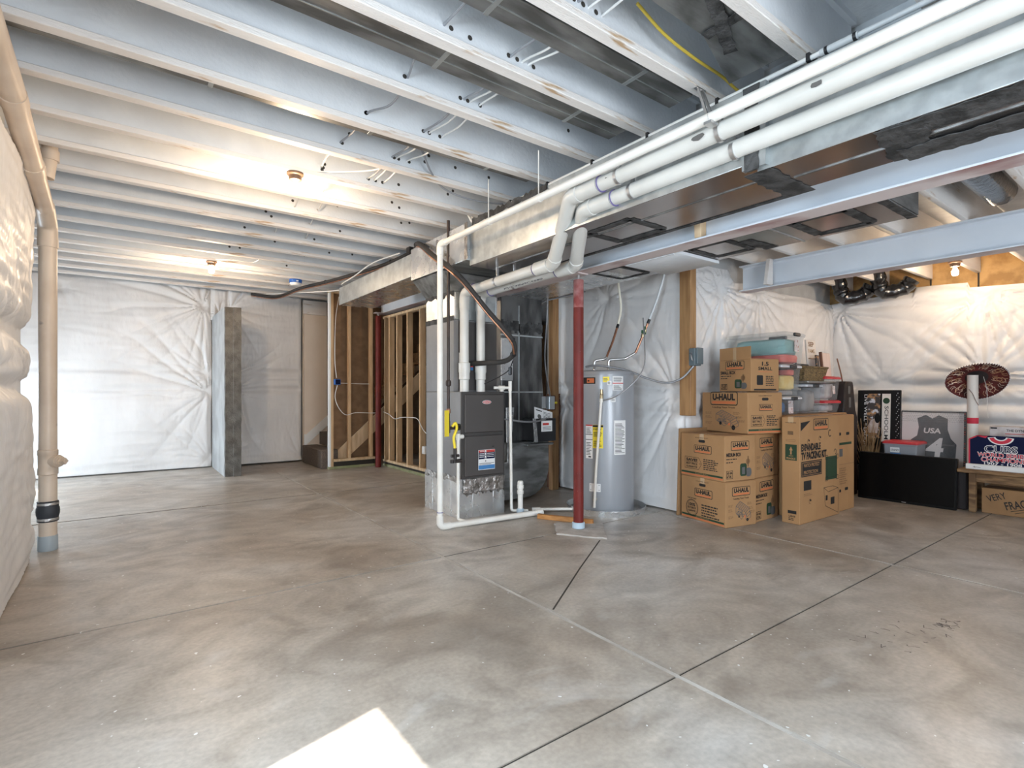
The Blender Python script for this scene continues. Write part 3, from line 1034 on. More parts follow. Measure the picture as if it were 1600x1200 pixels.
for yy in (1.8, 2.75, 3.8):
    mb = MB().box((3.385, yy - .006, 2.295), (3.955, yy + .006, 2.301))
    mb.build('drive_cleat', 'galv', t2)

mb = MB()
mb.cbox((3.36, 2.47, 2.268), (3.95, 2.98, 2.296), .003)
mb.box((3.37, 2.49, 2.262), (3.385, 2.96, 2.268))
o = mb.build('cover_panel', 'white_board', origin=(3.65, 2.72, 2.268))
o.data.materials[0] = MATS['paint_white']
tag(o, 'flat white panel fixed under the return duct beside the steel beam', 'panel')

# flexible ducts and liners at the back right corner
t = thing('flexible_duct', 'two glossy black wrapped duct bends in the back corner above the blankets', 'duct', (7.6, 2.9, 2.45))
for k, c in enumerate(((7.55, 2.98, 2.44), (7.60, 2.56, 2.46))):
    mb = MB()
    p = smooth_path([(c[0] - .1, c[1], c[2] + .30), (c[0], c[1] - .0, c[2] + .1), (c[0] + .02, c[1] - .05, c[2] - .0), (c[0] + .1, c[1] - .22, c[2] + .03), (c[0] + .12, c[1] - .3, c[2] + .13)], 6)
    mb.tube(p, .085, 14, radii=[.085 + .008 * math.sin(i * 2.2) for i in range(len(p))])
    mb.build('hose', 'bin_liner', t)
t = thing('flexible_duct', 'dark foil-wrapped duct run between the two steel beams at the right edge', 'duct', (4.6, 1.0, 2.7))
mb = MB().tube(smooth_path([(3.5, .98, 2.72), (4.2, 1.0, 2.72), (5.4, 1.02, 2.74)], 6), .10, 16)
mb.build('hose', 'bin_liner', t)

# ------------------------------------------------------------------ pipes
t = thing('soil_pipe', 'thick beige drain pipe standing by the left blanket and bending up under the joists', 'pipe', (-.44, 5.41, 0))
mb = MB()
mb.tube([(-.44, 5.41, .19), (-.44, 5.41, 2.40)], .057, 28)
mb.build('pipe_riser', 'pvc_warm', t)
mb = MB()
mb.tube(arc_path([(-.44, 5.41, 2.36), (-.44, 5.41, 2.50), (-.44, 5.15, 2.585)], .13, 8), .061, 28)
mb.tube([(-.44, 5.41, 2.33), (-.44, 5.41, 2.40)], .064, 28)
mb.build('elbow', 'pvc_warm', t)
mb = MB().tube([(-.44, 5.20, 2.57), (-.435, 3.6, 2.735), (-.43, -.5, 2.77)], .057, 28)
mb.build('pipe_run', 'pvc_warm', t)
for y, z in ((4.55, 2.637), (3.75, 2.72)):
    mb = MB().tube([(-.4375, y, z), (-.4375, y - .10, z + .0103)], .063, 28)
    mb.build('coupling', 'pvc_warm', t)
mb = MB()
mb.tube([(-.44, 5.41, .19), (-.44, 5.41, .10)], .056, 28)
mb.build('pipe_foot', 'pvc_warm', t)
mb = MB().lathe([(.060, .0), (.062, .005), (.0615, .11), (.058, .115)], (-.44, 5.41, 0), 28)
mb.build('floor_sleeve', 'grey_pvc', t)
mb = MB().lathe([(.058, .22), (.066, .225), (.066, .26), (.071, .275), (.073, .30), (.071, .325), (.066, .335), (.066, .375), (.058, .38)], (-.44, 5.41, 0), 28)
o = mb.build('rubber_coupling', 'rubber', t)
for z in (.232, .350):
    mb = MB().lathe([(.0672, z), (.0684, z + .002), (.0684, z + .016), (.0672, z + .018)], (-.44, 5.41, 0), 28)
    mb.box((-.452, 5.335, z), (-.428, 5.345, z + .018))
    mb.build('clamp', 'steel_band', o)
mb = MB()
mb.lathe([(.057, .58), (.0635, .585), (.0635, .63), (.060, .635), (.060, .73), (.0635, .735), (.0635, .77), (.057, .775)], (-.44, 5.41, 0), 28)
d = Vector((.80, -.60, 0))
c = Vector((-.44, 5.41, .685))
mb.tube([c, c + d * .085], .048, 24)
mb.tube([c + d * .085, c + d * .10], .040, 24)
o = mb.build('cleanout_tee', 'pvc_warm', t)
mb = MB().tube([c + d * .095, c + d * .108], .034, 8)
mb.tube([c + d * .106, c + d * .14], .026, 4)
mb.build('cleanout_plug', 'pvc_warm', o)
t = thing('drain_pipe', 'short beige drain pipe dropping from the joists onto the thick left pipe', 'pipe', (-.40, 4.75, 2.62))
mb = MB().tube([(-.40, 4.80, 2.68), (-.38, 4.80, 2.84), (-.38, 4.80, 3.05)], .045, 20)
mb.build('pipe', 'pvc_warm', t)
mb = MB().tube([(-.38, 4.80, 2.80), (-.38, 4.80, 2.87)], .052, 20)
mb.build('coupling', 'pvc_warm', t)

# the two white furnace vents
def vent(label, xv, yv, xr, yr0, zl, xu, yu, zu, r=.044):
    t = thing('vent_pipe', label, 'pipe', (xv, yv, 1.222), 'white furnace vent pipes')
    mb = MB().tube([(xv, yv, 1.222), (xv, yv, zl - .14)], r, 24)
    mb.tube([(xv, yv, 1.222), (xv, yv, 1.34)], r * .74, 24)
    mb.build('riser', 'pvc_vent', t)
    mb = MB().lathe([(.040, 1.335), (.052, 1.345), (.052, 1.40), (.057, 1.42), (.057, 1.50), (.050, 1.505)], (xv, yv, 0), 24)
    mb.build('reducer', 'pvc_vent', t)
    mb = MB().tube(arc_path([(xv, yv, zl - .17), (xv, yv, zl), (xv, yv - .17, zl + .005)], .11, 8), r + .005, 24)
    mb.build('elbow', 'pvc_vent', t)
    mb = MB().tube([(xv, yv - .1, zl + .003), (xv, yr0, zl + .02)], r, 24)
    mb.build('lower_run', 'pvc_vent', t)
    p = arc_path([(xv, yr0 + .14, zl + .015), (xv, yr0 - .06, zl + .02), (xu, yu + .10, zu - .0), (xu, yu - .16, zu)], .10, 9)
    mb = MB().tube(p, r + .006, 24)
    mb.tube([p[0], p[1]], r + .011, 24)
    for (i, j) in ((10, 11), (-2, -1)):
        mb.tube([p[i], p[i] + (p[j] - p[i]).normalized() * .05], r + .011, 24)
    mb.build('offset_elbow', 'pvc_vent', t)
    mb = MB().tube([(xu, yu - .05, zu), (xu, -1.2, zu + .02)], r, 24)
    mb.build('upper_run', 'pvc_vent', t)
    for y in (yr0 + .14, yu - .14, yv - .17):
        pass
    for a, b in (((xu, yu - .17, zu), (xu, yu - .174, zu)), ((xv, yr0 + .155, zl + .016), (xv, yr0 + .151, zl + .016)), ((xv, yv - .185, zl + .005), (xv, yv - .181, zl + .005))):
        MB().tube([a, b], r + .0072, 24).build('primer_line', 'purple_primer', t)
    for y in (yu - .30, yu - .95):
        mb = MB().tube([(xu, y, zu), (xu, y - .022, zu)], r + .003, 24)
        mb.box((xu - .010, y - .020, zu + r), (xu + .010, y - .002, zu + r + .07))
        mb.build('strap', 'steel_band', t)
    y = yv - .55
    mb = MB().tube([(xv, y, zl + .01), (xv, y - .022, zl + .01)], r + .003, 24)
    mb.box((xv - .010, y - .020, zl + r), (xv + .010, y - .002, zl + .16))
    mb.build('strap', 'steel_band', t)
    return t, None


tv1, mb = vent('outer white furnace vent pipe, left of the pair at the furnace', 2.70, 4.415, 2.70, 3.16, 2.19, 2.345, 2.42, 2.475)
rs = random.Random(8)
for (u, v, s) in ((.0, .0, .030), (.55, .004, .022), (-.62, .0, .006)):
    mb = MB()
    f = Face(mb, (2.2995, 1.55, 2.475), (0, -1, 0), (0, 0, 1), .001, n=(-1, 0, 0))
    f.poly([(u + s * (.7 + rs.random() * .5) * math.cos(a * .785) * 1.4, v + s * .55 * (.7 + rs.random() * .5) * math.sin(a * .785)) for a in range(8)], 0)
    mb.build('paint_scrape', 'print_grey', tv1)
tv2, mb = vent('inner white furnace vent pipe, right of the pair at the furnace', 2.88, 4.40, 2.88, 3.10, 2.19, 2.44, 2.40, 2.405)
mb = MB()
f = Face(mb, (2.846, 3.95, 2.165), (0, -1, 0), (0, .0, 1), .0015, n=(-1, 0, 0))
f.text('PVC3INSCH40', 0, -.006, .014, 0, w=.55)
mb.build('lettering', 'pvc_mark', tv2)

# condensate line: down beside the furnace and along the floor
t = thing('condensate_pipe', 'thin cream pvc pipe dropping from the joists to the floor in front of the furnace', 'pipe', (2.265, 4.10, 0))
r = .0255
XC, YC = 2.265, 4.11
mb = MB().tube([(XC, YC, .06), (XC, YC, 2.49)], r, 20)
mb.build('riser', 'pvc', t)
mb = MB().tube([(XC, YC - .03, 2.515), (XC, .4, 2.525), (XC, -1.2, 2.53)], r, 20)
mb.build('upper_run', 'pvc', t)
mb = MB().tube(arc_path([(XC, YC, 2.42), (XC, YC, 2.515), (XC, YC - .10, 2.515)], .04, 6), r + .005, 20)
mb.build('elbow', 'pvc', t)
mb = MB().tube(arc_path([(XC, YC, .13), (XC, YC, .033), (XC + .10, YC - .007, .033)], .05, 6), r + .006, 20)
mb.build('elbow', 'pvc', t)
mb = MB().tube([(XC + .04, YC - .003, .032), (3.33, 4.03, .032)], r, 20)
mb.build('lower_run', 'pvc', t)
mb = MB().tube([(3.29, 4.033, .032), (3.36, 4.028, .032)], r + .006, 20)
mb.tube(arc_path([(3.34, 4.03, .032), (3.375, 4.06, .032), (3.34, 4.10, .032)], .02, 4), .017, 14)
mb.build('end_fitting', 'pvc', t)
mb = MB().tube([(XC, YC, .158), (XC, YC, .165)], r + .003, 20)
mb.build('primer_line', 'purple_primer', t)
mb = MB()
for y in (1.46,):
    for s in (-1, 1):
        mb.tube([(XC + s * .024 + .02, y + .015, 2.53), (2.50 + s * .02, 1.675, 2.838)], .0085, 4)
    mb.tube(arc_path([(XC - .027, y, 2.53), (XC - .02, y, 2.494), (XC + .02, y, 2.494), (XC + .027, y, 2.53)], .02), .0015, 4)
    mb.box((XC - .029, y - .02, 2.485), (XC + .029, y + .02, 2.4985))
    mb.box((2.46, 1.667, 2.834), (2.54, 1.69, 2.8395))
mb.build('strap_hanger', 'steel_band', t)
for y in (2.75, 3.35):
    mb = MB().tube([(XC, y, 2.54), (XC, y, 2.84)], .004, 6)
    mb.tube([(XC, y, 2.517), (XC, y - .02, 2.517)], r + .003, 16)
    mb.build('rod_hanger', 'pvc', t)

# small drain lines of the furnace
t = thing('drain_line', 'thin white drain line running down the left front corner of the furnace', 'pipe', (2.545, 4.27, 0), 'thin white furnace drain lines')
mb = MB().tube(arc_path([(2.60, 4.275, .80), (2.545, 4.27, .80), (2.545, 4.27, .028), (2.56, 4.16, .028), (3.28, 4.10, .028)], .025, 5), .0145, 14)
mb.build('pipe', 'pvc', t)
mb = MB()
mb.tube([(2.545, 4.27, .77), (2.545, 4.27, .83)], .020, 14)
mb.tube([(2.53, 4.27, .80), (2.60, 4.275, .80)], .020, 14)
mb.build('tee', 'pvc', t)
t = thing('drain_line', 'thin white drain line dropping between the furnace doors and the return duct', 'pipe', (3.16, 4.27, 0), 'thin white furnace drain lines')
mb = MB().tube(arc_path([(2.99, 4.33, 1.262), (3.155, 4.28, 1.262), (3.165, 4.27, .03), (3.30, 4.17, .03)], .025, 5), .0145, 14)
mb.build('pipe', 'pvc', t)
mb = MB()
mb.tube([(3.04, 4.315, 1.262), (3.10, 4.297, 1.262)], .021, 14)
mb.tube([(3.07, 4.306, 1.245), (3.07, 4.306, 1.225)], .021, 14)
mb.tube([(3.155, 4.28, 1.23), (3.155, 4.28, 1.33)], .019, 14)
mb.build('trap', 'pvc', t)
t = thing('standpipe', 'stubby white floor standpipe with a blue base by the furnace corner', 'pipe', (3.215, 4.19, 0))
mb = MB().lathe([(.026, .0), (.026, .20), (.033, .205), (.033, .235), (.028, .24), (.028, .255), (.034, .26), (.034, .29), (.028, .295), (.03, .31), (.028, .325), (.02, .335), (.0, .338)][:-1], (3.215, 4.19, 0), 20)
mb.build('pipe', 'pvc', t)
mb = MB().lathe([(.027, 0), (.037, .002), (.037, .055), (.030, .06), (.027, .06)], (3.215, 4.19, 0), 20)
mb.build('base_sleeve', 'blue_sleeve', t)
t = thing('relief_drain', 'short white drain pipe on the floor from furnace to heater pan', 'pipe', (3.6, 4.0, .03))
mb = MB().tube([(3.40, 4.16, .03), (3.62, 4.02, .03), (3.74, 3.93, .03)], .0145, 14)
mb.build('pipe', 'pvc', t)
mb = MB().tube([(3.36, 4.185, .03), (3.43, 4.14, .03)], .021, 14)
mb.build('coupling', 'pvc', t)

# gas pipe
t = thing('gas_pipe', 'black iron gas pipe hanging beside the furnace with yellow tags', 'pipe', (2.44, 4.27, .75))
mb = MB().tube([(2.44, 4.27, .95), (2.44, 4.27, 2.80)], .0145, 14)
mb.build('pipe', 'black_iron', t)
mb = MB().lathe([(.0146, 1.27), (.022, 1.275), (.026, 1.29), (.026, 1.31), (.022, 1.325), (.0146, 1.33)], (2.44, 4.27, 0), 12)
mb.build('union', 'black_iron', t)
mb = MB()
mb.tube([(2.44, 4.27, .95), (2.44, 4.27, .84)], .0175, 12)
mb.tube([(2.44, 4.27, .885), (2.52, 4.27, .885)], .016, 12)
mb.tube([(2.52, 4.27, .885), (2.61, 4.36, .885)], .012, 12)
mb.lathe([(.03, -.012), (.034, 0), (.03, .012)], (2.60, 4.36, .885), 12, axis='y')
mb.build('valve_body', 'black_iron', t)
mb = MB().lathe([(.0176, 1.02), (.021, 1.03), (.021, 1.055), (.0176, 1.065)], (2.44, 4.27, 0), 12)
mb.build('copper_nut', 'copper', t)
mb = MB().tube(smooth_path([(2.468, 4.25, .90), (2.495, 4.235, .93), (2.505, 4.23, .88), (2.48, 4.24, .80), (2.485, 4.235, .73), (2.49, 4.235, .68)], 6), .0125, 12)
mb.build('flexible_connector', 'yellow', t)
mb = MB()
mb.box((2.385, 4.24, .81), (2.432, 4.246, 1.05))
mb.build('warning_tag', 'yellow', t, bevel=.002)
mb = MB()
mb.tube([(2.49, 4.235, .70), (2.49, 4.235, .60)], .017, 12)
mb.tube([(2.45, 4.235, .63), (2.53, 4.235, .63)], .014, 12)
mb.tube([(2.49, 4.235, .58), (2.56, 4.235, .58)], .018, 12)
mb.tube([(2.46, 4.235, .565), (2.46, 4.235, .595)], .02, 12)
mb.build('drip_leg', 'black_iron', t)

# pex lines along the main duct
for x, lb, d in ((2.665, 'outer white pex water line clipped under the joist ends', 0), (2.735, 'inner white pex water line clipped under the joist ends', .04)):
    t = thing('pex_line', lb, 'pipe', (x, 2.5, 2.815), 'white pex water lines under the joists')
    mb = MB().tube(arc_path([(x, 4.32 + d, 2.95), (x, 4.22 + d, 2.818), (x, 1.10, 2.818)], .05, 6), .0125, 12)
    mb.build('tube', 'pex', t)
    for k in range(-1, 6):
        y = 1.70 + .482 * k
        if y > 1.2:
            mb = MB().box((x - .017, y - .035, 2.80), (x + .017, y - .018, 2.84))
            mb.tube([(x, y - .035, 2.818), (x, y - .018, 2.818)], .017, 12)
            mb.build('clip', 'black_plastic', t)
    mb = MB()
    mb.tube([(x, 1.14, 2.818), (x, .98, 2.818)], .017, 12)
    mb.tube([(x, 1.02, 2.818), (x + .10, 1.02, 2.818)], .016, 12)
    mb.tube([(x, .98, 2.818), (x, -.8, 2.818)], .0125, 12)
    mb.build('fitting', 'pex_grey', t)
    for y in (1.12, 1.0):
        MB().tube([(x, y, 2.818), (x, y - .014, 2.818)], .0185, 12).build('crimp_ring', 'black_plastic', t)

# cables through the joists
def cable(name, label, pts, r, mat, group='electrical cables run through the ceiling joists', cat='cable', sub=6):
    mb = MB().tube(smooth_path(pts, sub), r, 8)
    o = mb.build(name, mat, origin=pts[0])
    tag(o, label, cat, group)
    return o


def sagrun(x, y0, n, dx=0.0, z=2.93, sag=.03, rs=random.Random(4)):
    p = []
    for k in range(n):
        y = y0 + .482 * k
        xx = x + rs.uniform(-.03, .03) + dx * k
        p.append((xx, y, z))
        p.append((xx + rs.uniform(-.02, .02) + dx * .5, y + .241, z - sag * rs.uniform(.4, 1.3)))
    p.append((x + dx * n, y0 + .482 * n, z))
    return p


cable('electrical_cable', 'grey electrical cable threaded through the joists left of the paired white cables', sagrun(1.24, 1.70, 5), .0065, 'wire_grey')
cable('electrical_cable', 'grey electrical cable threaded through the joists beside two white ones', sagrun(1.60, 1.218, 6), .0065, 'wire_grey')
cable('electrical_cable', 'left one of two white cables threaded through the joists', sagrun(1.66, 1.218, 6), .0055, 'wire_white')
cable('electrical_cable', 'right one of two white cables threaded through the joists', sagrun(1.74, 1.218, 6), .0055, 'wire_white')
cable('electrical_cable', 'yellow cable crossing the joist bay near the strap hanger', [(1.9, 1.60, 2.99), (2.09, 1.60, 2.93), (2.32, 1.60, 2.905), (2.60, 1.61, 2.91), (2.78, 1.6, 2.88), (2.86, 1.5, 2.86)], .0075, 'wire_yellow')
cable('electrical_cable', 'dark cable looping below the near joists toward the duct', [(1.72, 3.40, 2.95), (1.90, 3.58, 2.875), (2.10, 3.74, 2.85), (2.36, 3.81, 2.85), (2.60, 3.80, 2.86), (2.72, 3.80, 2.88)], .008, 'wire_grey')
cable('electrical_cable', 'white cable feeding the near bare bulb', [(1.08, 4.10, 2.862), (1.30, 4.07, 2.90), (1.55, 3.95, 2.93), (1.66, 3.75, 2.93)], .0055, 'wire_white')
cable('electrical_cable', 'white cable feeding the far bare bulb', [(.95, 7.44, 2.86), (1.15, 7.38, 2.87), (1.38, 7.40, 2.88), (1.45, 7.20, 2.93)], .0055, 'wire_white')
for k, (x, y) in enumerate(((1.35, 4.35), (1.46, 4.83), (1.26, 4.86), (1.52, 5.30), (1.3, 5.78), (1.62, 5.82))):
    cable('electrical_cable', 'short white cable piece in the %s bay beyond the near bulb' % ['first', 'second', 'second', 'third', 'fourth', 'fourth'][k] + (' at its wall side' if k in (2, 4) else ''), [(x, y - .03, 2.93), (x + .02, y + .15, 2.90), (x + .03, y + .24, 2.93)], .005, 'wire_white')
# staples and drilled holes around the cables
rs = random.Random(21)
for k in range(2, 15):
    y = 1.70 + .482 * (k - 2)

# refrigerant line set
t = thing('refrigerant_line', 'black insulated refrigerant line looping from the far ceiling over the furnace', 'pipe', (2.7, 5.4, 1.5))
P = [(1.75, 9.5, 2.83), (1.99, 8.86, 2.72), (2.20, 8.32, 2.79), (2.45, 7.63, 2.82), (2.66, 6.44, 2.82), (2.64, 5.45, 2.79), (2.43, 4.86, 2.72), (2.36, 4.42, 2.50), (2.46, 4.12, 2.27), (2.70, 4.02, 1.97), (2.92, 3.96, 1.73), (3.00, 4.0, 1.61), (2.98, 4.10, 1.52), (2.85, 4.25, 1.50), (2.80, 4.46, 1.50)]
mb = MB().tube(smooth_path(P, 6), .024, 14)
mb.build('insulation', 'insul_black', t)
mb = MB().tube(smooth_path([(x - .012, y - .012, z - .034) for x, y, z in P[:-3]], 6), .008, 10)
mb.build('copper_tube', 'copper', t)
sp = smooth_path(P, 6)
for i in (17, 26, 34, 44, 52, 61, 68):
    d = (sp[i + 1] - sp[i]).normalized()
    MB().tube([sp[i] - d * .008, sp[i] + d * .008], .031, 12).build('cable_tie', 'black_plastic', t)
mb = MB().box((2.60, 5.42, 2.78), (2.72, 5.50, 2.845))
mb.build('hanger', 'black_plastic', t)
cable('control_cable', 'white control cable draped along the far duct under the black refrigerant line', [(1.9, 9.2, 2.80), (2.56, 7.52, 2.68), (2.45, 7.2, 2.70), (2.43, 6.7, 2.71), (2.43, 6.05, 2.76), (2.50, 5.45, 2.76)], .008, 'wire_white', None)
cable('control_cable', 'short black cable with a small switch hanging by the furnace vent', [(3.02, 4.05, 1.52), (3.02, 4.12, 1.43), (2.95, 4.2, 1.36), (2.90, 4.36, 1.30)], .005, 'black_plastic', None)
mb = MB().cbox((2.99, 4.06, 1.38), (3.02, 4.09, 1.46), .006)
o = mb.build('inline_switch', 'black_plastic', origin=(3, 4.08, 1.38))
tag(o, 'small black inline switch on the cable by the furnace vent', 'switch')

# ------------------------------------------------------------------ furnace
FX0, FX1, FY0, FY1 = 2.615, 3.125, 4.335, 5.05
t = thing('furnace', 'tall grey gas furnace with two dark front doors and a metal plenum base', 'furnace', (2.87, 4.7, 0))
mb = MB().box((FX0, FY0 + .012, .385), (FX1, FY1, 1.222))
mb.build('cabinet', 'furnace_side', t, bevel=.006)
mb = MB()
mb.box((FX0 + .002, FY0, .385), (FX1, FY0 + .014, 1.222))
mb.build('front_frame', 'furnace_edge', t, bevel=.003)
mb = MB()
mb.cbox((FX0 + .035, FY0 - .016, .825), (FX1 - .022, FY0 + .002, 1.195), .006, 0)
f = Face(mb, (FX0 + .035, FY0 - .016, .825), (1, 0, 0), (0, 0, 1), .0015)
W = .453
f.disk(W * .55, .295, .052, 1, 1, 24, .0185)
f.disk(W * .55, .295, .047, 2, 2, 24, .0145)
f.text('LENNOX', W * .55, .288, .014, 1, w=.07, align='c', k=3)
mb.build('upper_door', ['furnace_front', 'paper', 'print_red'], t)
mb = MB()
mb.cbox((FX0 + .035, FY0 - .016, .405), (FX1 - .022, FY0 + .002, .795), .006, 0)
f = Face(mb, (FX0 + .035, FY0 - .016, .405), (1, 0, 0), (0, 0, 1), .0015)
f.rect(.15, .055, .345, .25, 1)
f.rect(.153, .16, .342, .247, 2, 2)
f.rect(.153, .225, .342, .247, 3, 3)
f.rect(.153, .06, .342, .10, 4, 2)
f.rect(.222, .125, .240, .245, 1, 4)
for k in range(4):
    f.disk(.231, .14 + .028 * k, .006, 2, 5, 10)
for k in range(3):
    f.rect(.16, .178 + .016 * k, .215, .183 + .016 * k, 1, 4)
    f.rect(.250, .178 + .016 * k, .33, .183 + .016 * k, 1, 4)
f.text('WARNING', .19, .231, .010, 1, w=.05, align='c', k=4)
f.rect(.16, .115, .335, .120, 5, 2)
f.rect(.16, .105, .30, .109, 5, 2)
f.rect(.31, .275, .335, .282, 6, 2)
mb.build('lower_door', ['furnace_front', 'paper', 'navy', 'print_red', 'print_blue', 'print_grey', 'print_black'], t)
mb = MB()
mb.box((FX0 - .004, FY0 + .02, .0), (FX1 + .015, FY1 + .02, .385))
for y in (4.52, 4.72, 4.9):
    mb.box((FX0 - .008, y - .006, .0), (FX0 - .003, y + .006, .36))
for x in (2.76, 3.0):
    mb.box((x - .004, FY0 + .016, .01), (x + .004, FY0 + .021, .25))
mb.build('base_plenum', 'galv_bright', t, bevel=.004)
mb = MB()
seal('foil_seal', [[(4.36, .375), (5.05, .375)]], 'x', FX0 - .005, t, .05, mat='foil_tape', amp=.5)
mb = MB()
rs = random.Random(6)
n, mrow = 26, 7
vs = []
for j in range(mrow + 1):
    for i in range(n + 1):
        x = FX0 + .03 + (FX1 - FX0 - .03) * i / n
        z = .235 + .155 * j / mrow + (rs.uniform(-.02, .02) if j == 0 else 0)
        vs.append((x, FY0 + .012 - rs.uniform(0, .014), z))
mb.add(vs, [(j * (n + 1) + i, j * (n + 1) + i + 1, (j + 1) * (n + 1) + i + 1, (j + 1) * (n + 1) + i) for j in range(mrow) for i in range(n)])
o = mb.build('foil_patch', 'foil_tape', t)
sd = o.modifiers.new('thickness', 'SOLIDIFY')
sd.thickness = .002
mb = MB()
mb.box((FX0, 4.475, 1.222), (FX1, FY1, 1.93))
mb.build('coil_case', 'furnace_side', t, bevel=.005)
mb = MB().box((FX0 + .055, 4.468, 1.235), (FX1 - .005, 4.476, 1.915))
f = Face(mb, (FX0 + .055, 4.468, 1.235), (1, 0, 0), (0, 0, 1), .0015)
f.rect(.0, .20, .07, .37, 1)
f.rect(.135, .20, .165, .26, 2)
f.rect(.135, .23, .165, .26, 3, 2)
mb.build('coil_door', ['furnace_front', 'paper', 'print_blue', 'print_red'], t)
mb = MB()
mb.box((FX0 + .0, 4.47, 1.93), (FX1, FY1, 2.20))
mb.build('supply_plenum', 'galv', t, bevel=.006)
mb = MB()
mb.loft([[(FX0, 4.47, 2.20), (FX1, 4.47, 2.20), (FX1, FY1, 2.20), (FX0, FY1, 2.20)], [(2.46, 4.40, 2.37), (3.04, 4.40, 2.37), (3.04, FY1, 2.37), (2.46, FY1, 2.37)]])
mb.build('plenum_transition', 'galv_dull', t, bevel=.004)
seal('sealant_band', [[(4.47, 1.94), (5.05, 1.94)]], 'x', FX0, t, .05)
seal('sealant_band', [[(4.47, 2.20), (5.05, 2.20)]], 'x', FX0, t, .07, amp=.5)
for x in (2.625, 3.115):
    MB().box((x - .008, 4.463, 1.94), (x + .008, 4.472, 2.19)).build('corner_seam', 'galv_bright', t)

# return drop with filter rack and rounded boot
t = thing('return_drop', 'dark galvanized return duct right of the furnace with a rounded boot at the floor', 'duct', (3.7, 4.95, 0))
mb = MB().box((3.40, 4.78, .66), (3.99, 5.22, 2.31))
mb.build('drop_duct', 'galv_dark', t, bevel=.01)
mb = MB().box((3.395, 4.765, 1.35), (3.55, 4.78, 1.82))
mb.build('bright_panel', 'galv_bright', t)
for z in (1.22, 1.86):
    MB().box((3.396, 4.772, z - .008), (3.995, 4.782, z + .008)).build('seam', 'galv', t)
MB().box((3.64, 4.772, .9), (3.652, 4.782, 2.2)).build('seam', 'galv', t)
seal('sealant_band', [[(3.40, 1.90), (3.99, 1.93)]], 'y' if False else 'z', 2.2, t, .001) if False else None
mb = MB()
n = 22
for i in range(n):
    a, b = 3.40 + .59 * i / n, 3.40 + .59 * (i + 1) / n
    mb.box((a, 4.772, 1.90 + rs.uniform(-.02, .02)), (b, 4.779, 2.0 + rs.uniform(-.02, .03)))
mb.build('sealant_band', 'mastic', t, smooth=False)
mb = MB()
prof = [(3.14, .04), (3.14, .40), (3.40, .46), (3.40, .66), (3.99, .66), (3.99, .36)]
for i in range(9):
    a = -i * PI / 2 / 8
    prof.append((3.67 + .32 * math.cos(a), .36 + .32 * math.sin(a)))
mb.prism([(x, 4.66, z) for x, z in prof], (0, .50, 0))
mb.build('boot', 'galv_dull', t, bevel=.008)
mb = MB()
mb.cbox((3.62, 4.585, .62), (4.0, 4.66, .645), .004)
mb.build('boot_flange', 'galv_dull', t)
mb = MB()
mb.prism([(3.42, 4.70, 1.05), (3.52, 4.70, 1.05), (3.46, 4.70, .44), (3.43, 4.70, .44)], (0, .02, 0))
mb.build('loose_strip', 'galv_bright', t)
t = thing('filter_rack', 'black filter rack box with a white label on the return duct', 'filter rack', (3.82, 4.62, .66))
mb = MB()
mb.cbox((3.70, 4.52, .67), (3.98, 4.78, .925), .006, 0)
f = Face(mb, (3.70, 4.52, .67), (1, 0, 0), (0, 0, 1), .0015)
f.rect(.06, .11, .22, .23, 1)
f.rect(.08, .18, .17, .205, 2, 2)
for k in range(3):
    f.rect(.08, .125 + .016 * k, .20, .131 + .016 * k, 3, 2)
mb.build('housing', ['black_plastic', 'paper', 'print_red', 'print_grey'], t)
mb = MB().prism([(3.66, 4.50, .67), (3.70, 4.50, .67), (3.67, 4.50, .93), (3.64, 4.50, .93)], (0, .02, 0))
mb.build('door_edge', 'galv_bright', t)
mb = MB(Matrix.Translation((3.70, 4.56, .93)) @ Matrix.Rotation(rad(14), 4, 'Y') @ Matrix.Rotation(rad(-18), 4, 'X'))
mb.box((0, 0, 0), (.27, .006, .135), 0)
f = Face(mb, (0, 0, 0), (1, 0, 0), (0, 0, 1), .0012)
f.rect(.02, .10, .11, .112, 1)
f.disk(.07, .035, .028, 2, 1)
for k in range(6):
    f.rect(.13, .02 + .016 * k, .24, .026 + .016 * k, 2)
o = mb.build('manual', ['paper', 'print_black', 'print_grey'], origin=(3.82, 4.56, .93))
tag(o, 'white owner manual leaning on top of the black filter rack', 'booklet')

# ------------------------------------------------------------------ posts and electrical
mb = MB().cbox((4.33, 4.98, 0), (4.43, 5.06, 2.58), .004)
o = mb.build('wood_post', 'wood_post', origin=(4.38, 5.02, 0))
tag(o, 'knotty wooden post carrying grey switch boxes behind the return duct', 'post')
mb = MB().cbox((4.42, 5.09, 0), (4.56, 5.20, 1.2), .004)
o = mb.build('wood_post', 'wood_dark', origin=(4.5, 5.14, 0))
tag(o, 'dark red stained wooden board behind the knotty post', 'post')
mb = MB()
mb.cbox((4.49, 3.115, .985), (4.585, 3.245, 2.585), .005)
o = mb.build('wood_post', 'wood_post', origin=(4.54, 3.18, .985))
tag(o, 'brown wooden post with the grey disconnect box, ending above the floor', 'post')

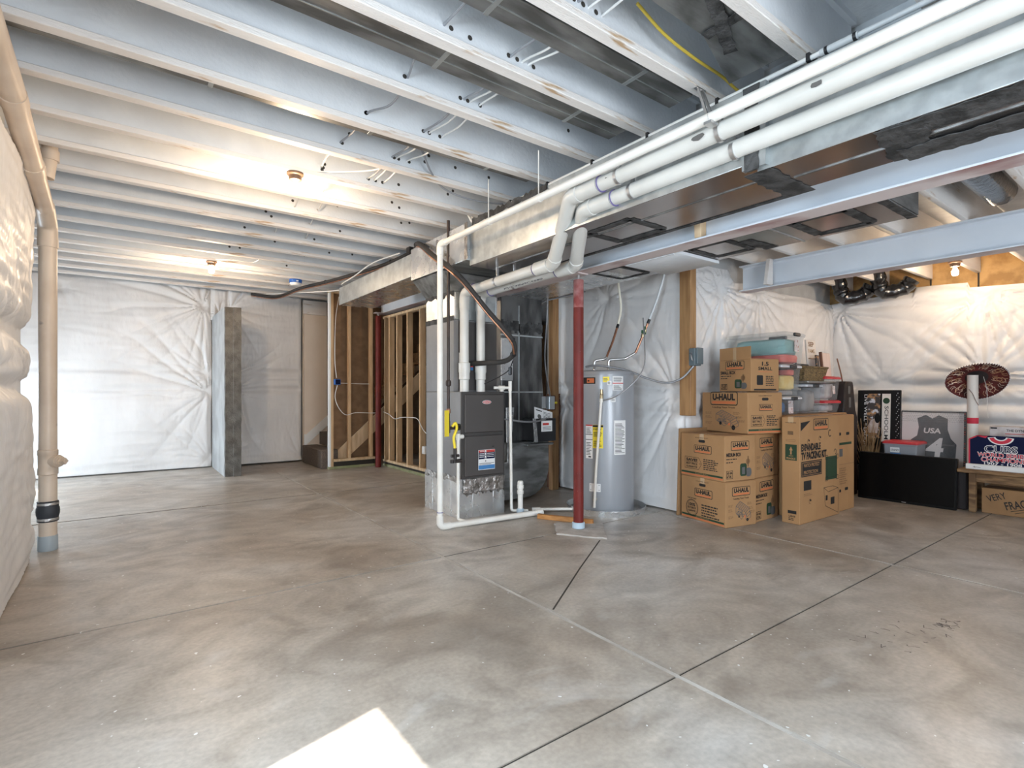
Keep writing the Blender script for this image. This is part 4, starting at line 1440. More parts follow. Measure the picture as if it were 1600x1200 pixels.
t = thing('disconnect_box', 'dark grey electrical disconnect box on the brown wooden post', 'electrical box', (4.53, 3.08, 1.48))
mb = MB().cbox((4.46, 3.05, 1.475), (4.57, 3.116, 1.645), .004)
mb.build('enclosure', 'disconnect_grey', t)
mb = MB().cbox((4.485, 3.035, 1.49), (4.585, 3.052, 1.65), .004)
mb.build('cover', 'disconnect_grey', t)
mb = MB().tube(smooth_path([(4.46, 3.08, 1.60), (4.43, 3.07, 1.58), (4.435, 3.06, 1.53), (4.46, 3.06, 1.52)], 5), .006, 8)
mb.build('pull_handle', 'conduit', t)
t = thing('flexible_conduit', 'silver flexible conduit drooping from the heater top to the grey disconnect box', 'conduit', (4.2, 3.4, 1.3))
P = [(3.80, 3.86, 1.475), (3.90, 3.86, 1.49), (4.02, 3.80, 1.485), (4.14, 3.62, 1.44), (4.24, 3.44, 1.355), (4.36, 3.30, 1.31), (4.44, 3.18, 1.355), (4.50, 3.085, 1.475)]
sp = smooth_path(P, 10)
mb = MB().tube(sp, .011, 10, radii=[.0105 + .0012 * (i % 2) for i in range(len(sp))])
mb.build('hose', 'conduit', t)

t = thing('switch_box', 'pale metal switch box on the knotty post, nearest the return duct', 'electrical box', (4.14, 4.95, 1.02), 'metal switch boxes by the return duct')
mb = MB().cbox((4.06, 4.90, 1.02), (4.15, 4.98, 1.17), .005)
mb.box((4.095, 4.896, 1.07), (4.115, 4.90, 1.12))
mb.build('box', 'box_steel', t)
t = thing('switch_box', 'pale metal switch box on the knotty post with a yellow wire nut', 'electrical box', (4.23, 4.9, 1.02), 'metal switch boxes by the return duct')
mb = MB().cbox((4.18, 4.87, 1.01), (4.27, 4.97, 1.17), .005)
mb.build('box', 'box_steel', t)
mb = MB().tube([(4.27, 4.88, 1.09), (4.30, 4.87, 1.09)], .014, 10)
mb.build('wire_nut', 'yellow', t)
mb = MB().cbox((4.15, 4.94, 1.0), (4.34, 4.99, 1.18), .003)
o = mb.build('backing_board', 'wood_dark', origin=(4.25, 4.97, 1.0))
tag(o, 'dark backing board behind the two pale switch boxes', 'board')
cable('flexible_conduit', 'grey flexible conduit arching from the ceiling down to the pale switch boxes', [(4.60, 4.62, 2.45), (4.38, 4.71, 2.39), (4.12, 4.90, 2.31), (4.06, 4.95, 2.17), (4.05, 4.96, 1.93), (4.08, 4.93, 1.55), (4.12, 4.93, 1.16)], .011, 'conduit', None, 'conduit')
cable('flexible_conduit', 'thin grey conduit hanging beside the arching one behind the red column', [(4.02, 4.72, 2.32), (4.02, 4.73, 2.05), (4.10, 4.86, 1.60), (4.22, 4.90, 1.16)], .009, 'conduit', None, 'conduit')
cable('flexible_conduit', 'short grey conduit from the switch box to the furnace side', [(4.10, 4.93, 1.03), (4.08, 4.86, .97), (3.98, 4.72, .94), (3.82, 4.52, .92), (3.50, 4.42, .90), (3.13, 4.45, .95)], .010, 'conduit', None, 'conduit')

# ------------------------------------------------------------------ water heater
HX, HY = 4.045, 3.845
t = thing('drain_pan', 'round aluminium drain pan under the water heater', 'pan', (HX + .03, HY - .0, 0))
mb = MB().lathe([(.38, .0), (.40, .004), (.405, .06), (.410, .063), (.412, .058), (.405, .0)], (HX + .03, HY, 0), 48)
mb = MB().lathe([(.39, 0), (.40, .06), (.407, .062), (.407, .058), (.402, .056), (.394, .006), (.02, .006)], (HX + .03, HY, 0), 48)
mb.build('pan', 'galv_bright', t)
t = thing('water_heater', 'tall grey electric water heater with paper labels standing in a metal pan', 'water heater', (HX, HY, .007))
mb = MB()
mb.lathe([(.29, .010), (.298, .012), (.302, .03), (.302, 1.40), (.300, 1.415)], (HX, HY, 0), 64, 0)
mb.build('tank', 'heater_grey', t)
mb = MB().lathe([(.304, 1.385), (.305, 1.41), (.300, 1.425), (.28, 1.436), (.10, 1.445), (.01, 1.446)], (HX, HY, 0), 64)
mb.build('top_cap', 'heater_dark', t)
R0 = .3028


def hcurve(z0, z1, a0, a1, name, mats, prints=None, n=10):
    """a label wrapped on the tank between angles a0..a1 (degrees, 0 = facing the camera, + to the right)"""
    base = math.atan2(-HY, -HX)
    mb = MB()

    def P(a, z, k=0):
        th = base + rad(a)
        return (HX + (R0 + .0009 * k) * math.cos(th), HY + (R0 + .0009 * k) * math.sin(th), z)

    def rect(u0, v0, u1, v1, m, k):
        nn = max(1, int(n * (u1 - u0)))
        for i in range(nn):
            ua, ub = u0 + (u1 - u0) * i / nn, u0 + (u1 - u0) * (i + 1) / nn
            aa, ab = a0 + (a1 - a0) * ua, a0 + (a1 - a0) * ub
            za, zb = z0 + (z1 - z0) * v0, z0 + (z1 - z0) * v1
            mb.quad(P(aa, za, k), P(ab, za, k), P(ab, zb, k), P(aa, zb, k), m)
    rect(0, 0, 1, 1, 0, 0)
    for q in (prints or []):
        if q[0] == 'r':
            rect(*q[1:5], q[5], q[6] if len(q) > 6 else 1)
        else:
            _, s, u, v, h, m, w = q
            vs, fs = glyphs(s, .012)
            x0 = min(a for a, b in vs)
            x1 = max(a for a, b in vs)
            mb.add([P(a0 + (a1 - a0) * (u + (a - x0) / (x1 - x0) * w), z0 + (z1 - z0) * (v + b / .69 * h), 2) for a, b in vs], fs, m)
    return mb.build(name, mats, t, smooth=False)


def lines(u0, u1, v0, v1, n, m, k=2):
    rr = random.Random(n)
    return [('r', u0, v0 + (v1 - v0) * i / n, u0 + (u1 - u0) * rr.uniform(.6, 1), v0 + (v1 - v0) * (i + .45) / n, m, k) for i in range(n)]


hcurve(1.30, 1.365, -62, -16, 'brand_plate', ['print_black', 'print_orange', 'paper'], [('r', .62, .15, .95, .85, 1), ('r', .66, .35, .74, .6, 0, 2)])
hcurve(1.235, 1.375, 16, 38, 'white_label', ['paper', 'print_red', 'print_grey'], [('r', 0, .47, 1, .54, 1)] + lines(.08, .9, .62, .95, 5, 2) + lines(.08, .9, .06, .42, 6, 2))
hcurve(1.315, 1.37, -2, 10, 'yellow_label', ['yellow', 'print_grey'], lines(.1, .9, .2, .8, 3, 1))
hcurve(1.29, 1.33, 6, 14, 'white_label', ['paper', 'print_grey'], lines(.1, .9, .2, .8, 3, 1))
hcurve(.665, .895, -21, -1.5, 'energy_label', ['yellow', 'print_black'], [('r', .0, .90, 1, .99, 1), ('t', 'ENERGY', .06, .78, .07, 1, .8)] + lines(.08, .92, .50, .72, 5, 1) + [('r', .56, .38, .70, .44, 1)] + lines(.08, .92, .08, .34, 6, 1))
hcurve(.56, .895, -36, -21.5, 'warning_label', ['paper', 'print_red', 'print_grey', 'print_black'], [('r', 0, .96, 1, 1, 1), ('r', 0, .70, 1, .72, 3), ('r', 0, .55, 1, .57, 3)] + lines(.1, .9, .74, .93, 6, 2) + lines(.1, .9, .1, .5, 9, 2) + [('r', .4, .03, .8, .07, 3)])
hcurve(.60, .94, 19, 44, 'instruction_sheet', ['paper', 'print_grey'], lines(.08, .92, .05, .93, 22, 1))
hcurve(1.12, 1.165, 12, 22, 'small_tag', ['paper', 'print_grey'], lines(.2, .8, .3, .7, 2, 1))
hcurve(.235, .315, -28, -6, 'element_cover', ['paper', 'print_grey'], [('r', .1, .15, .16, .25, 1), ('r', .84, .15, .9, .25, 1), ('r', .1, .75, .16, .85, 1), ('r', .84, .75, .9, .85, 1)])
base = math.atan2(-HY, -HX)


def HP(a, z, k):
    th = base + rad(a)
    return (HX + (R0 + k) * math.cos(th), HY + (R0 + k) * math.sin(th), z)


mb = MB().tube(arc_path([HP(-4, 1.20, -.005), HP(-4, 1.20, .045), HP(-4, 1.15, .05)], .02, 5), .016, 14)
mb.tube([HP(-4, 1.19, .045), HP(-4, 1.245, .045)], .013, 12)
mb.build('relief_valve', 'brass', t)
mb = MB().tube([HP(-4, 1.15, .05), HP(-13, .46, .035), HP(-16, .085, .035)], .0135, 14)
mb.tube([HP(-4, 1.155, .05), HP(-4.4, 1.12, .05)], .018, 14)
mb.build('relief_pipe', 'pvc', t)
mb = MB()
mb.tube([HP(-16, .16, -.01), HP(-16, .16, .03)], .016, 12)
mb.box((HP(-13, .45, 0)[0] - .0, HP(-13, .45, .03)[1] - .001, .455), (HP(-3, .45, .0)[0], HP(-3, .45, .005)[1] + .0, .463)) if False else None
mb.build('drain_valve', 'brass', t)
for (a, b) in ((3.965, 3.905), (4.05, 3.785)):
    mb = MB().lathe([(.016, 1.44), (.016, 1.46), (.012, 1.465), (.012, 1.50)], (a, b, 0), 14)
    mb.build('nipple', 'steel_band', t)
cable('flexible_conduit', 'thin grey tube curving from the wall down to the heater relief valve', [(4.15, 3.42, 1.95), (4.10, 3.36, 1.67), (4.07, 3.34, 1.48), (4.00, 3.37, 1.345), (3.90, 3.45, 1.225), (3.83, 3.53, 1.16), (3.79, 3.66, 1.13)], .006, 'conduit', None, 'tube')

for lb, P, mt in (('copper water line rising from the left heater port to cream pex', [(3.965, 3.905, 1.49), (3.965, 3.905, 1.545), (4.07, 3.84, 1.565), (4.19, 3.86, 1.745), (4.27, 3.865, 1.91)], 'pex_cream'),
                  ('copper water line with a green ball valve rising from the right heater port', [(4.05, 3.785, 1.49), (4.05, 3.785, 1.55), (4.16, 3.66, 1.56), (4.25, 3.60, 1.62), (4.30, 3.555, 1.78), (4.345, 3.515, 1.93)], 'pex_grey')):
    t = thing('water_line', lb, 'pipe', P[0], 'water lines above the heater')
    ap = arc_path(P, .06, 5)
    mb = MB().tube(ap, .012, 12)
    mb.build('copper_tube', 'copper', t)
    k = int(len(ap) * .62)
    mb = MB().tube(ap[:k], .0135, 12)
    mb.build('bright_sleeve', 'steel_band', t)
    e = Vector(P[-1])
    d = (Vector(P[-1]) - Vector(P[-2])).normalized()
    mb = MB().tube([e - d * .01, e + d * .035], .015, 12)
    mb.build('coupling', 'black_plastic', t)
    q = e + d * .03
    if mt == 'pex_cream':
        pp = [q, Vector((4.31, 3.85, 2.12)), Vector((4.29, 3.87, 2.40)), Vector((4.28, 3.88, 2.60))]
    else:
        pp = [q, Vector((4.385, 3.43, 2.17)), Vector((4.40, 3.36, 2.40)), Vector((4.41, 3.34, 2.60))]
    mb = MB().tube(smooth_path(pp, 8), .0125, 12)
    mb.build('pex_tube', mt, t)
    if mt == 'pex_grey':
        v = e - d * .12
        mb = MB().tube([v - d * .04, v + d * .04], .020, 12)
        mb.build('ball_valve', 'brass', t)
        mb = MB().box((v.x - .05, v.y - .02, v.z + .0), (v.x + .01, v.y - .01, v.z + .03))
        mb.box((v.x - .02, v.y - .022, v.z - .01), (v.x + .01, v.y - .008, v.z + .07))
        mb.build('valve_handle', 'green_valve', t)
mb = MB(Matrix.Translation((3.40, 3.66, 0)) @ Matrix.Rotation(rad(-62), 4, 'Z'))
mb.cbox((-.33, -.02, 0), (.22, .02, .045), .003)
o = mb.build('lumber_scrap', 'wood_orange', origin=(3.40, 3.66, 0))
tag(o, 'short orange offcut of lumber lying on the floor behind the red column', 'lumber')

# ------------------------------------------------------------------ stud walls and stairs
W1, W2 = 8.42, 3.53
t = thing('stud_wall', 'short open stud wall at the foot of the stairs, facing the camera', 'stud wall', (3.03, W1, 0))
mb = MB().cbox((2.66, W1, .0), (3.42, W1 + .09, .04), .003)
mb.build('sill_plate', 'wood_green', t)
mb = MB().cbox((2.71, W1, .115), (3.42, W1 + .09, .155), .003)
mb.build('bottom_plate', 'wood_pale', t)
mb = MB().box((2.72, W1 + .02, .04), (3.42, W1 + .09, .115))
mb.build('spacer', 'dark_fill', t)
for x, w in ((2.69, .042), (2.975, .040), (3.335, .045)):
    mb = MB().cbox((x, W1, .155 if x > 2.7 else .04), (x + w, W1 + .09, 2.80), .003)
    mb.build('stud', 'wood_stud', t)
mb = MB().cbox((2.665, W1 - .004, .04), (2.69, W1 + .09, 2.80), .002)
mb.build('corner_bead', 'white_trim', t)
mb = MB().cbox((2.66, W1, 2.80), (3.42, W1 + .09, 2.838), .003)
mb.build('top_plate', 'wood_pale', t)
t = thing('stud_wall', 'longer open stud wall running from the dark red column toward the furnace', 'stud wall', (W2, 7.0, 0))
mb = MB().cbox((W2, 5.45, .0), (W2 + .09, 8.36, .04), .003)
mb.build('sill_plate', 'wood_green', t)
mb = MB().cbox((W2, 5.45, .075), (W2 + .09, 8.36, .115), .003)
mb.build('bottom_plate', 'wood_pale', t)
mb = MB().box((W2 + .02, 5.45, .04), (W2 + .09, 8.36, .075))
mb.build('spacer', 'dark_fill', t)
for y in (8.31, 8.13, 7.84, 7.46, 7.04, 6.62, 6.2, 5.8):
    mb = MB().cbox((W2, y - .04, .115), (W2 + .09, y, 2.44), .003)
    mb.build('stud', 'wood_stud', t)
mb = MB().cbox((W2, 5.45, 2.44), (W2 + .09, 8.36, 2.48), .003)
mb.build('top_plate', 'wood_pale', t)

# stair: rises toward the right behind the stud walls
t = thing('staircase', 'wooden staircase climbing to the right behind the open studs', 'staircase', (2.6, 8.9, 0))
SY0, SY1 = 8.69, 9.50
sx, rise, run = 2.62, .205, .235
mb = MB().cbox((2.575, 8.53, 0), (2.84, SY1 + .12, .30), .01)
mb.build('landing_step', 'carpet_dark', t, bevel=.008)
for k in range(1, 12):
    x = 2.60 + run * k
    z = .12 + rise * k
    mb = MB().cbox((x, SY0, z + rise - .03), (x + run + .03, SY1, z + rise), .003)
    mb.build('tread', 'carpet_dark' if k < 2 else 'osb', t)
    mb = MB().box((x, SY0, z - .01), (x + .018, SY1, z + rise - .03))
    mb.build('riser', 'carpet_dark' if k < 2 else 'osb', t)
for y in (SY0 - .09, SY1 + .005):
    mb = MB()
    dx, dz = run * 12, rise * 12
    x, z = 2.62, .06
    mb.prism([(x, y, z), (x + .30, y, z), (x + dx + .30, y, z + dz), (x + dx - .05, y, z + dz)], (0, .04, 0))
    mb.build('stringer', 'wood_pale', t)
mb = MB()
mb.box((2.625, FAR - .22, 0), (3.02, FAR - .10, 2.84), 0)
mb.box((3.02, FAR - .22, 0), (8.2, FAR - .10, 2.84), 1)
struct('wall_stair', mb, ['drywall_cream', 'kraft'], label='cream drywall and brown paper backing beside the stairs')
mb = MB()
mb.prism([(2.66, 9.655, .30), (3.02, 9.655, .62), (3.02, 9.655, .80), (2.66, 9.655, .48)], (0, .02, 0))
mb.box((2.62, 9.655, 0), (2.66, 9.68, .48))
struct('baseboard_stair', mb, 'white_trim')
mb = MB().box((2.60, 9.64, 2.60), (3.0, 9.68, 2.84))
struct('trim_2', mb, 'flange_paint')

mb = MB().box((2.735, 8.66, .02), (3.50, 8.675, 2.83))
struct('wall_stair_backing', mb, 'kraft')
t = thing('outlet_box', 'blue plastic electrical box on the first stud by the stairs', 'electrical box', (2.78, 8.40, 1.33))
mb = MB().cbox((2.735, 8.37, 1.34), (2.83, 8.43, 1.43), .006)
mb.build('box', 'box_blue', t)
mb = MB().box((2.745, 8.366, 1.35), (2.82, 8.371, 1.42))
mb.build('cavity', 'navy', t)
cable('electrical_cable', 'white cable dropping into the blue box on the stair stud', [(2.83, 8.46, 2.75), (2.77, 8.44, 2.38), (2.745, 8.40, 1.75), (2.775, 8.41, 1.45)], .006, 'wire_white', None)
cable('electrical_cable', 'white cable looping from the blue box across the short stud wall', [(2.78, 8.39, 1.33), (2.745, 8.39, 1.15), (2.80, 8.39, .98), (2.92, 8.40, .86), (3.08, 8.40, .89), (3.33, 8.40, .88), (3.48, 8.36, .88)], .006, 'wire_white', None)
cable('electrical_cable', 'thin white cable running level from the blue box to the next studs', [(2.82, 8.47, 1.37), (3.0, 8.47, 1.365), (3.2, 8.48, 1.36), (3.36, 8.46, 1.36)], .005, 'wire_white', None)
cable('electrical_cable', 'white cable sagging through the longer stud wall', [(3.5, 8.28, .90), (3.51, 8.05, .86), (3.515, 7.86, .80), (3.51, 7.6, .83), (3.51, 7.3, .84), (3.51, 7.05, .83), (3.49, 6.85, .70), (3.5, 6.68, .60)], .006, 'wire_white', None)
t = thing('outlet_box', 'pale electrical outlet low on the longer stud wall beside the furnace', 'electrical box', (3.5, 6.80, .36))
mb = MB().cbox((3.475, 6.76, .34), (3.53, 6.84, .45), .005)
mb.build('box', 'white_trim', t)

# ------------------------------------------------------------------ bulbs and detector
def bulb_light(x, y, z, label, watts=22):
    t = thing('ceiling_lamp', label, 'lamp', (x, y, z), 'bare bulbs in ceiling sockets')
    mb = MB().lathe([(.060, 0), (.060, -.012), (.055, -.018), (.046, -.022), (.042, -.052), (.036, -.056), (.018, -.056)], (x, y, z), 24)
    mb.build('socket', 'fixture_brown', t)
    mb = MB().lathe([(.013, -.056), (.014, -.070), (.020, -.084), (.029, -.105), (.0305, -.120), (.027, -.136), (.018, -.147), (.004, -.150)], (x, y, z), 20)
    mb.build('bulb', 'bulb_glow', t)
    li = bpy.data.lights.new('bulb_light', 'POINT')
    li.energy = watts
    li.color = (1.0, .73, .48)
    li.shadow_soft_size = .05
    lo = bpy.data.objects.new('bulb_light', li)
    COL.objects.link(lo)
    lo.location = (x, y, z - .21)
    return t


BULB = 26
bulb_light(1.05, 4.11, ZJ, 'bare bulb in a brown socket on the near joist, brightest one')
bulb_light(.92, 7.484, ZJ, 'bare bulb in a brown socket near the far plastic wall')
bulb_light(7.10, 1.70, ZR, 'bare bulb glowing over the sombrero corner', 13)
t = thing('smoke_detector', 'white smoke detector with a blue dust cover on the far ceiling', 'smoke detector', (2.04, 7.966, ZJ))
mb = MB().lathe([(.075, 0), (.08, -.015), (.078, -.06), (.068, -.085), (.02, -.09)], (2.04, 7.966, ZJ), 24)
mb.build('body', 'white_trim', t)
mb = MB().lathe([(.086, -.002), (.086, -.05), (.081, -.052), (.081, -.002)], (2.04, 7.966, ZJ), 24)
mb.build('dust_cover', 'cap_blue', t)
mb = MB()
f = Face(mb, (2.0, 7.875, ZJ - .045), (1, 0, 0), (0, 0, 1), .003)
f.rect(.025, .004, .055, .02, 0)
mb.build('cover_label', 'paper', t)

# ------------------------------------------------------------------ moving boxes
INK = ['cardboard', 'print_black', 'print_orange', 'print_green', 'print_brown', 'print_grey', 'cardboard_dark', 'tape', 'print_red']


def logo(f, u, v, w, k=1, m=1):
    h = w * .36
    f.rrect(u, v, u + w, v + h, h * .16, m, k)
    b = w * .022
    f.rrect(u + b, v + b, u + w - b, v + h - b, h * .13, 0, k + 1)
    f.text('U-HAUL', u + w / 2, v + h * .40, h * .44, m, w=w * .82, align='c', bold=.05, k=k + 2)
    f.rect(u + w * .07, v + h * .12, u + w * .93, v + h * .29, 2, k + 2)


def para(f, u, v0, w, n, lh, m=1, seed=1, k=1):
    r = random.Random(seed)
    for i in range(n):
        x = u
        end = u + w * r.uniform(.7, 1)
        while x < end:
            q = min(end, x + r.uniform(.012, .035))
            f.rect(x, v0 - lh * i - lh * .5, q, v0 - lh * i, m, k)
            x = q + .006


def van(f, u, v, w, h, m=5):
    """line drawing of a loading van, cut-away"""
    P = lambda a, b: (u + a * w, v + b * h)
    L = .0048
    f.line([P(.12, .78), P(.36, 1.0), P(.92, .62), P(.70, .42), P(.12, .78)], L, m)
    f.line([P(.12, .78), P(.12, .45), P(.45, .12), P(.70, .42)], L, m)
    f.line([P(.92, .62), P(.92, .50), P(.99, .34), P(.99, .18), P(.82, .04), P(.70, .10), P(.70, .42)], L, m)
    f.line([P(.78, .20), P(.96, .33), P(.93, .46), P(.73, .32), P(.78, .20)], L, m)
    for i in range(1, 5):
        f.line([P(.12 + .24 * i / 5, .78 + .22 * i / 5), P(.70 + .22 * i / 5, .42 + .20 * i / 5)], L * .6, m)
    for i in range(1, 6):
        f.line([P(.12 + .58 * i / 6, .78 - .36 * i / 6), P(.36 + .56 * i / 6, 1 - .38 * i / 6)], L * .6, m)
    r = random.Random(9)
    for i in range(9):
        a, b = r.uniform(.18, .5), r.uniform(.22, .55)
        f.frame(*P(a, b), *P(a + .12, b + .12), L * .8, m)
    f.disk(*P(.80, .07), .07 * w, 1, 1, 14)
    f.disk(*P(.30, .27), .05 * w, 1, 1, 14)
    f.rect(*P(.60, .18), *P(.68, .30), 2)


def guarantee(f, u, v, r):
    f.ring(u, v, r, r * .07, 1)
    f.ring(u, v, r * .86, r * .03, 1)
    f.text('100%', u, v + r * .22, r * .34, 1, w=r * 1.1, align='c', bold=.03)
    f.text('BUY-BACK', u, v - r * .12, r * .24, 1, w=r * 1.35, align='c', bold=.03)
    f.text('GUARANTEE', u, v - r * .46, r * .2, 1, w=r * 1.15, align='c', bold=.03)


def savetag(f, u, v, w, h):
    f.line([(u, v), (u + w * .82, v), (u + w, v + h * .5), (u + w * .82, v + h), (u, v + h), (u, v)], w * .016, 1)
    f.text('SAVE!', u + w * .42, v + h * .66, h * .22, 1, w=w * .66, align='c', bold=.04)
    f.text('BEST PRICE', u + w * .42, v + h * .36, h * .16, 1, w=w * .66, align='c', bold=.02)
    f.text('GUARANTEE', u + w * .42, v + h * .10, h * .15, 1, w=w * .66, align='c', bold=.02)
    f.rect(u + w * .06, v + h * .58, u + w * .78, v + h * .60, 1)
    f.ring(u + w * .9, v + h * .5, w * .035, w * .012, 1)


def stripes(f, W):
    f.rect(.01, .028, W - .02, .045, 3)
    f.rect(.01, .012, W - .02, .024, 2)
    f.text('REUSE AND RECYCLE', W * .5, .033, .007, 0, w=.16, align='c')


def handhole(f, u, v):
    f.rrect(u - .04, v - .012, u + .04, v + .014, .012, 1)
    f.text('HOLD HERE TO LIFT', u, v + .028, .008, 1, w=.16, align='c')


def end_print(f, W, H, kind):
    handhole(f, W * .5, H * .84)
    logo(f, W * .32, H * .56, W * .40)
    if kind == 'save':
        savetag(f, W * .10, H * .18, W * .40, H * .27)
        para(f, W * .54, H * .44, W * .34, 6, H * .044, 1, 3)
    else:
        guarantee(f, W * .26, H * .27, W * .145)
        para(f, W * .48, H * .40, W * .40, 5, H * .06, 1, 5)
        f.text('USE BOXES', W * .26, H * .48, .012, 1, w=W * .2, align='c')
    stripes(f, W)


def side_print(f, W, H, kind):
    logo(f, W * .20, H * .68, W * .60)
    if kind == 'van':
        f.text('Loading Your Truck', W * .5, H * .61, .014, 1, w=W * .5, align='c')
        van(f, W * .26, H * .10, W * .56, H * .46)
        for i, (a, b) in enumerate(((.08, .5), (.08, .4), (.08, .25), (.70, .52), (.76, .42), (.80, .33))):
            para(f, W * a, H * b, W * .16, 3, .009, 4, i)
    else:
        f.text('MEDIUM BOX' if kind == 'medium' else 'SMALL BOX', W * .05, H * .55, .030, 1, w=W * .48, bold=.04)
        para(f, W * .05, H * .50, W * .34, 1, .016, 1, 2)
        para(f, W * .05, H * .43, W * .30, 1, .016, 1, 3)
        f.frame(W * .06, H * .06, W * .26, H * .24, .004, 1)
        f.text('65 LBS', W * .16, H * .165, .018, 1, w=W * .16, align='c', bold=.03)
        f.text('OK', W * .18, H * .085, .02, 1, w=W * .09, align='c', bold=.03)
        f.line([(W * .075, H * .11), (W * .095, H * .085), (W * .125, H * .15)], .006, 1)
        # printed household goods, dark green shapes
        f.rrect(W * .50, H * .10, W * .72, H * .38, .02, 3)
        f.rrect(W * .68, H * .08, W * .88, H * .28, .03, 5)
        f.rect(W * .56, H * .14, W * .66, H * .30, 5, 2)
        f.disk(W * .76, H * .42, W * .07, 4, 1, 14)
        f.rect(W * .74, H * .30, W * .79, H * .54, 4, 1)


def carton(name, label, x, y, z, rot, W, D, H, left=None, right=None, group='printed cardboard moving boxes', extra=None):
    T = Matrix.Translation((x, y, z)) @ Matrix.Rotation(rad(rot), 4, 'Z')
    t = thing(name, label, 'box', (x, y, z), group)
    mb = MB(T)
    mb.cbox((0, 0, 0), (W, D, H), .004, 0)
    fl = Face(mb, (0, D, 0), (0, -1, 0), (0, 0, 1), .0009)
    fr = Face(mb, (0, 0, 0), (1, 0, 0), (0, 0, 1), .0009)
    if left:
        left(fl, D, H)
    if right:
        right(fr, W, H)
    mb.build('carton_body', INK, t)
    mb = MB(T)
    mb.box((.004, .004, H), (W - .004, D / 2 - .001, H + .003), 0)
    mb.box((.004, D / 2 + .001, H), (W - .004, D - .004, H + .003), 0)
    mb.build('top_flap', INK, t)
    mb = MB(T)
    mb.box((-.001, D / 2 - .025, H - .05), (0, D / 2 + .025, H + .003), 0)
    mb.box((0, D / 2 - .025, H + .003), (W, D / 2 + .025, H + .004), 0)
    mb.build('packing_tape', 'tape', t)
    return t


BH = .408
carton('moving_box', 'cardboard moving box on the floor with a round buy-back seal, bottom of the front stack', 4.345, 2.653, 0, -11, .385, .55, BH,
       lambda f, W, H: end_print(f, W, H, 'seal'), lambda f, W, H: side_print(f, W, H, 'van'))
carton('moving_box', 'cardboard moving box with a SAVE price tag print, on the round-seal box', 4.338, 2.660, BH + .005, -11, .385, .54, BH,
       lambda f, W, H: end_print(f, W, H, 'save'), lambda f, W, H: side_print(f, W, H, 'medium'))
carton('moving_box', 'cardboard moving box on the floor between the front stack and the tv packing carton', 4.748, 2.606, 0, 1, .44, .50, BH,
       None, lambda f, W, H: side_print(f, W, H, 'medium'))
carton('moving_box', 'cardboard moving box one up, beside the SAVE tag box, with a dim van drawing', 4.748, 2.606, BH + .005, 1, .44, .50, BH,
       None, lambda f, W, H: side_print(f, W, H, 'van'))
carton('moving_box', 'large cardboard moving box with a truck drawing, third in the tall stack', 4.66, 2.625, BH * 2 + .012, -16, .42, .61, .385,
       lambda f, W, H: side_print(f, W, H, 'van'), lambda f, W, H: end_print(f, W, H, 'save'))


def small_left(f, W, H):
    side_print(f, W, H, 'small')


def small_right(f, W, H):
    f.text('1.5', W * .5, H * .80, .035, 1, w=W * .24, align='c', bold=.03)
    f.text('SMALL', W * .5, H * .66, .03, 1, w=W * .5, align='c', bold=.02)
    f.rect(W * .25, H * .60, W * .75, H * .615, 2)
    para(f, W * .52, H * .48, W * .36, 6, H * .055, 1, 8)
    f.rrect(W * .2, H * .2, W * .42, H * .5, .01, 1)
    f.rect(W * .1, H * .03, W * .9, H * .08, 1)


t = carton('moving_box', 'small cardboard moving box with its flap standing open, topmost of the tall stack', 4.79, 2.665, 1.224, -14, .36, .40, .31, small_left, small_right)
mb = MB(Matrix.Translation((4.79, 2.665, 1.224)) @ Matrix.Rotation(rad(-14), 4, 'Z'))
mb.box((0, .004, .312), (.004, .396, .43), 0)
mb.build('open_flap', INK, t)
mb = MB(Matrix.Translation((4.79, 2.665, 1.224)) @ Matrix.Rotation(rad(-14), 4, 'Z'))
mb.box((-.001, .18, .25), (-.0005, .22, .43), 0)
mb.build('tape_strip', 'tape', t)

mb = MB(Matrix.Translation((4.435, 3.225, 0)) @ Matrix.Rotation(rad(-8), 4, 'Z') @ Matrix.Rotation(rad(2), 4, 'X'))
mb.cbox((0, 0, 0), (.62, .02, .86), .003)
o = mb.build('cardboard_sheet', 'cardboard_dark', origin=(4.74, 3.2, 0))
tag(o, 'flattened brown cardboard leaning on the wall behind the front stack', 'cardboard')


# tall tv packing carton and the plain one behind it
def kit_left(f, W, H):
    f.text('OPEN THIS END', W * .5, H * .945, .008, 1, w=W * .6, align='c')
    for k in range(9):
        f.rect(W * .34 + k * W * .035, H * .835, W * .34 + k * W * .035 + W * .018, H * .87, 1)
    f.line([(W * .25, H * .775), (W * .75, H * .775), (W * .75, H * .79), (W * .25, H * .79), (W * .25, H * .775)], .003, 4)
    f.rect(W * .20, H * .595, W * .84, H * .745, 3)
    f.poly([(W * .52, H * .725), (W * .42, H * .69), (W * .48, H * .69), (W * .48, H * .65), (W * .56, H * .65), (W * .56, H * .69), (W * .62, H * .69)], 0, 2)
    f.rect(W * .40, H * .635, W * .64, H * .64, 0, 2)
    f.text('FRAGILE', W * .52, H * .605, .016, 0, w=W * .50, align='c', bold=.03)
    f.rect(W * .34, H * .095, W * .82, H * .125, 1)
    f.text('LARGE', W * .58, H * .065, .014, 1, w=W * .36, align='c', bold=.03)
    para(f, W * .38, H * .055, W * .40, 2, .014, 1, 4)


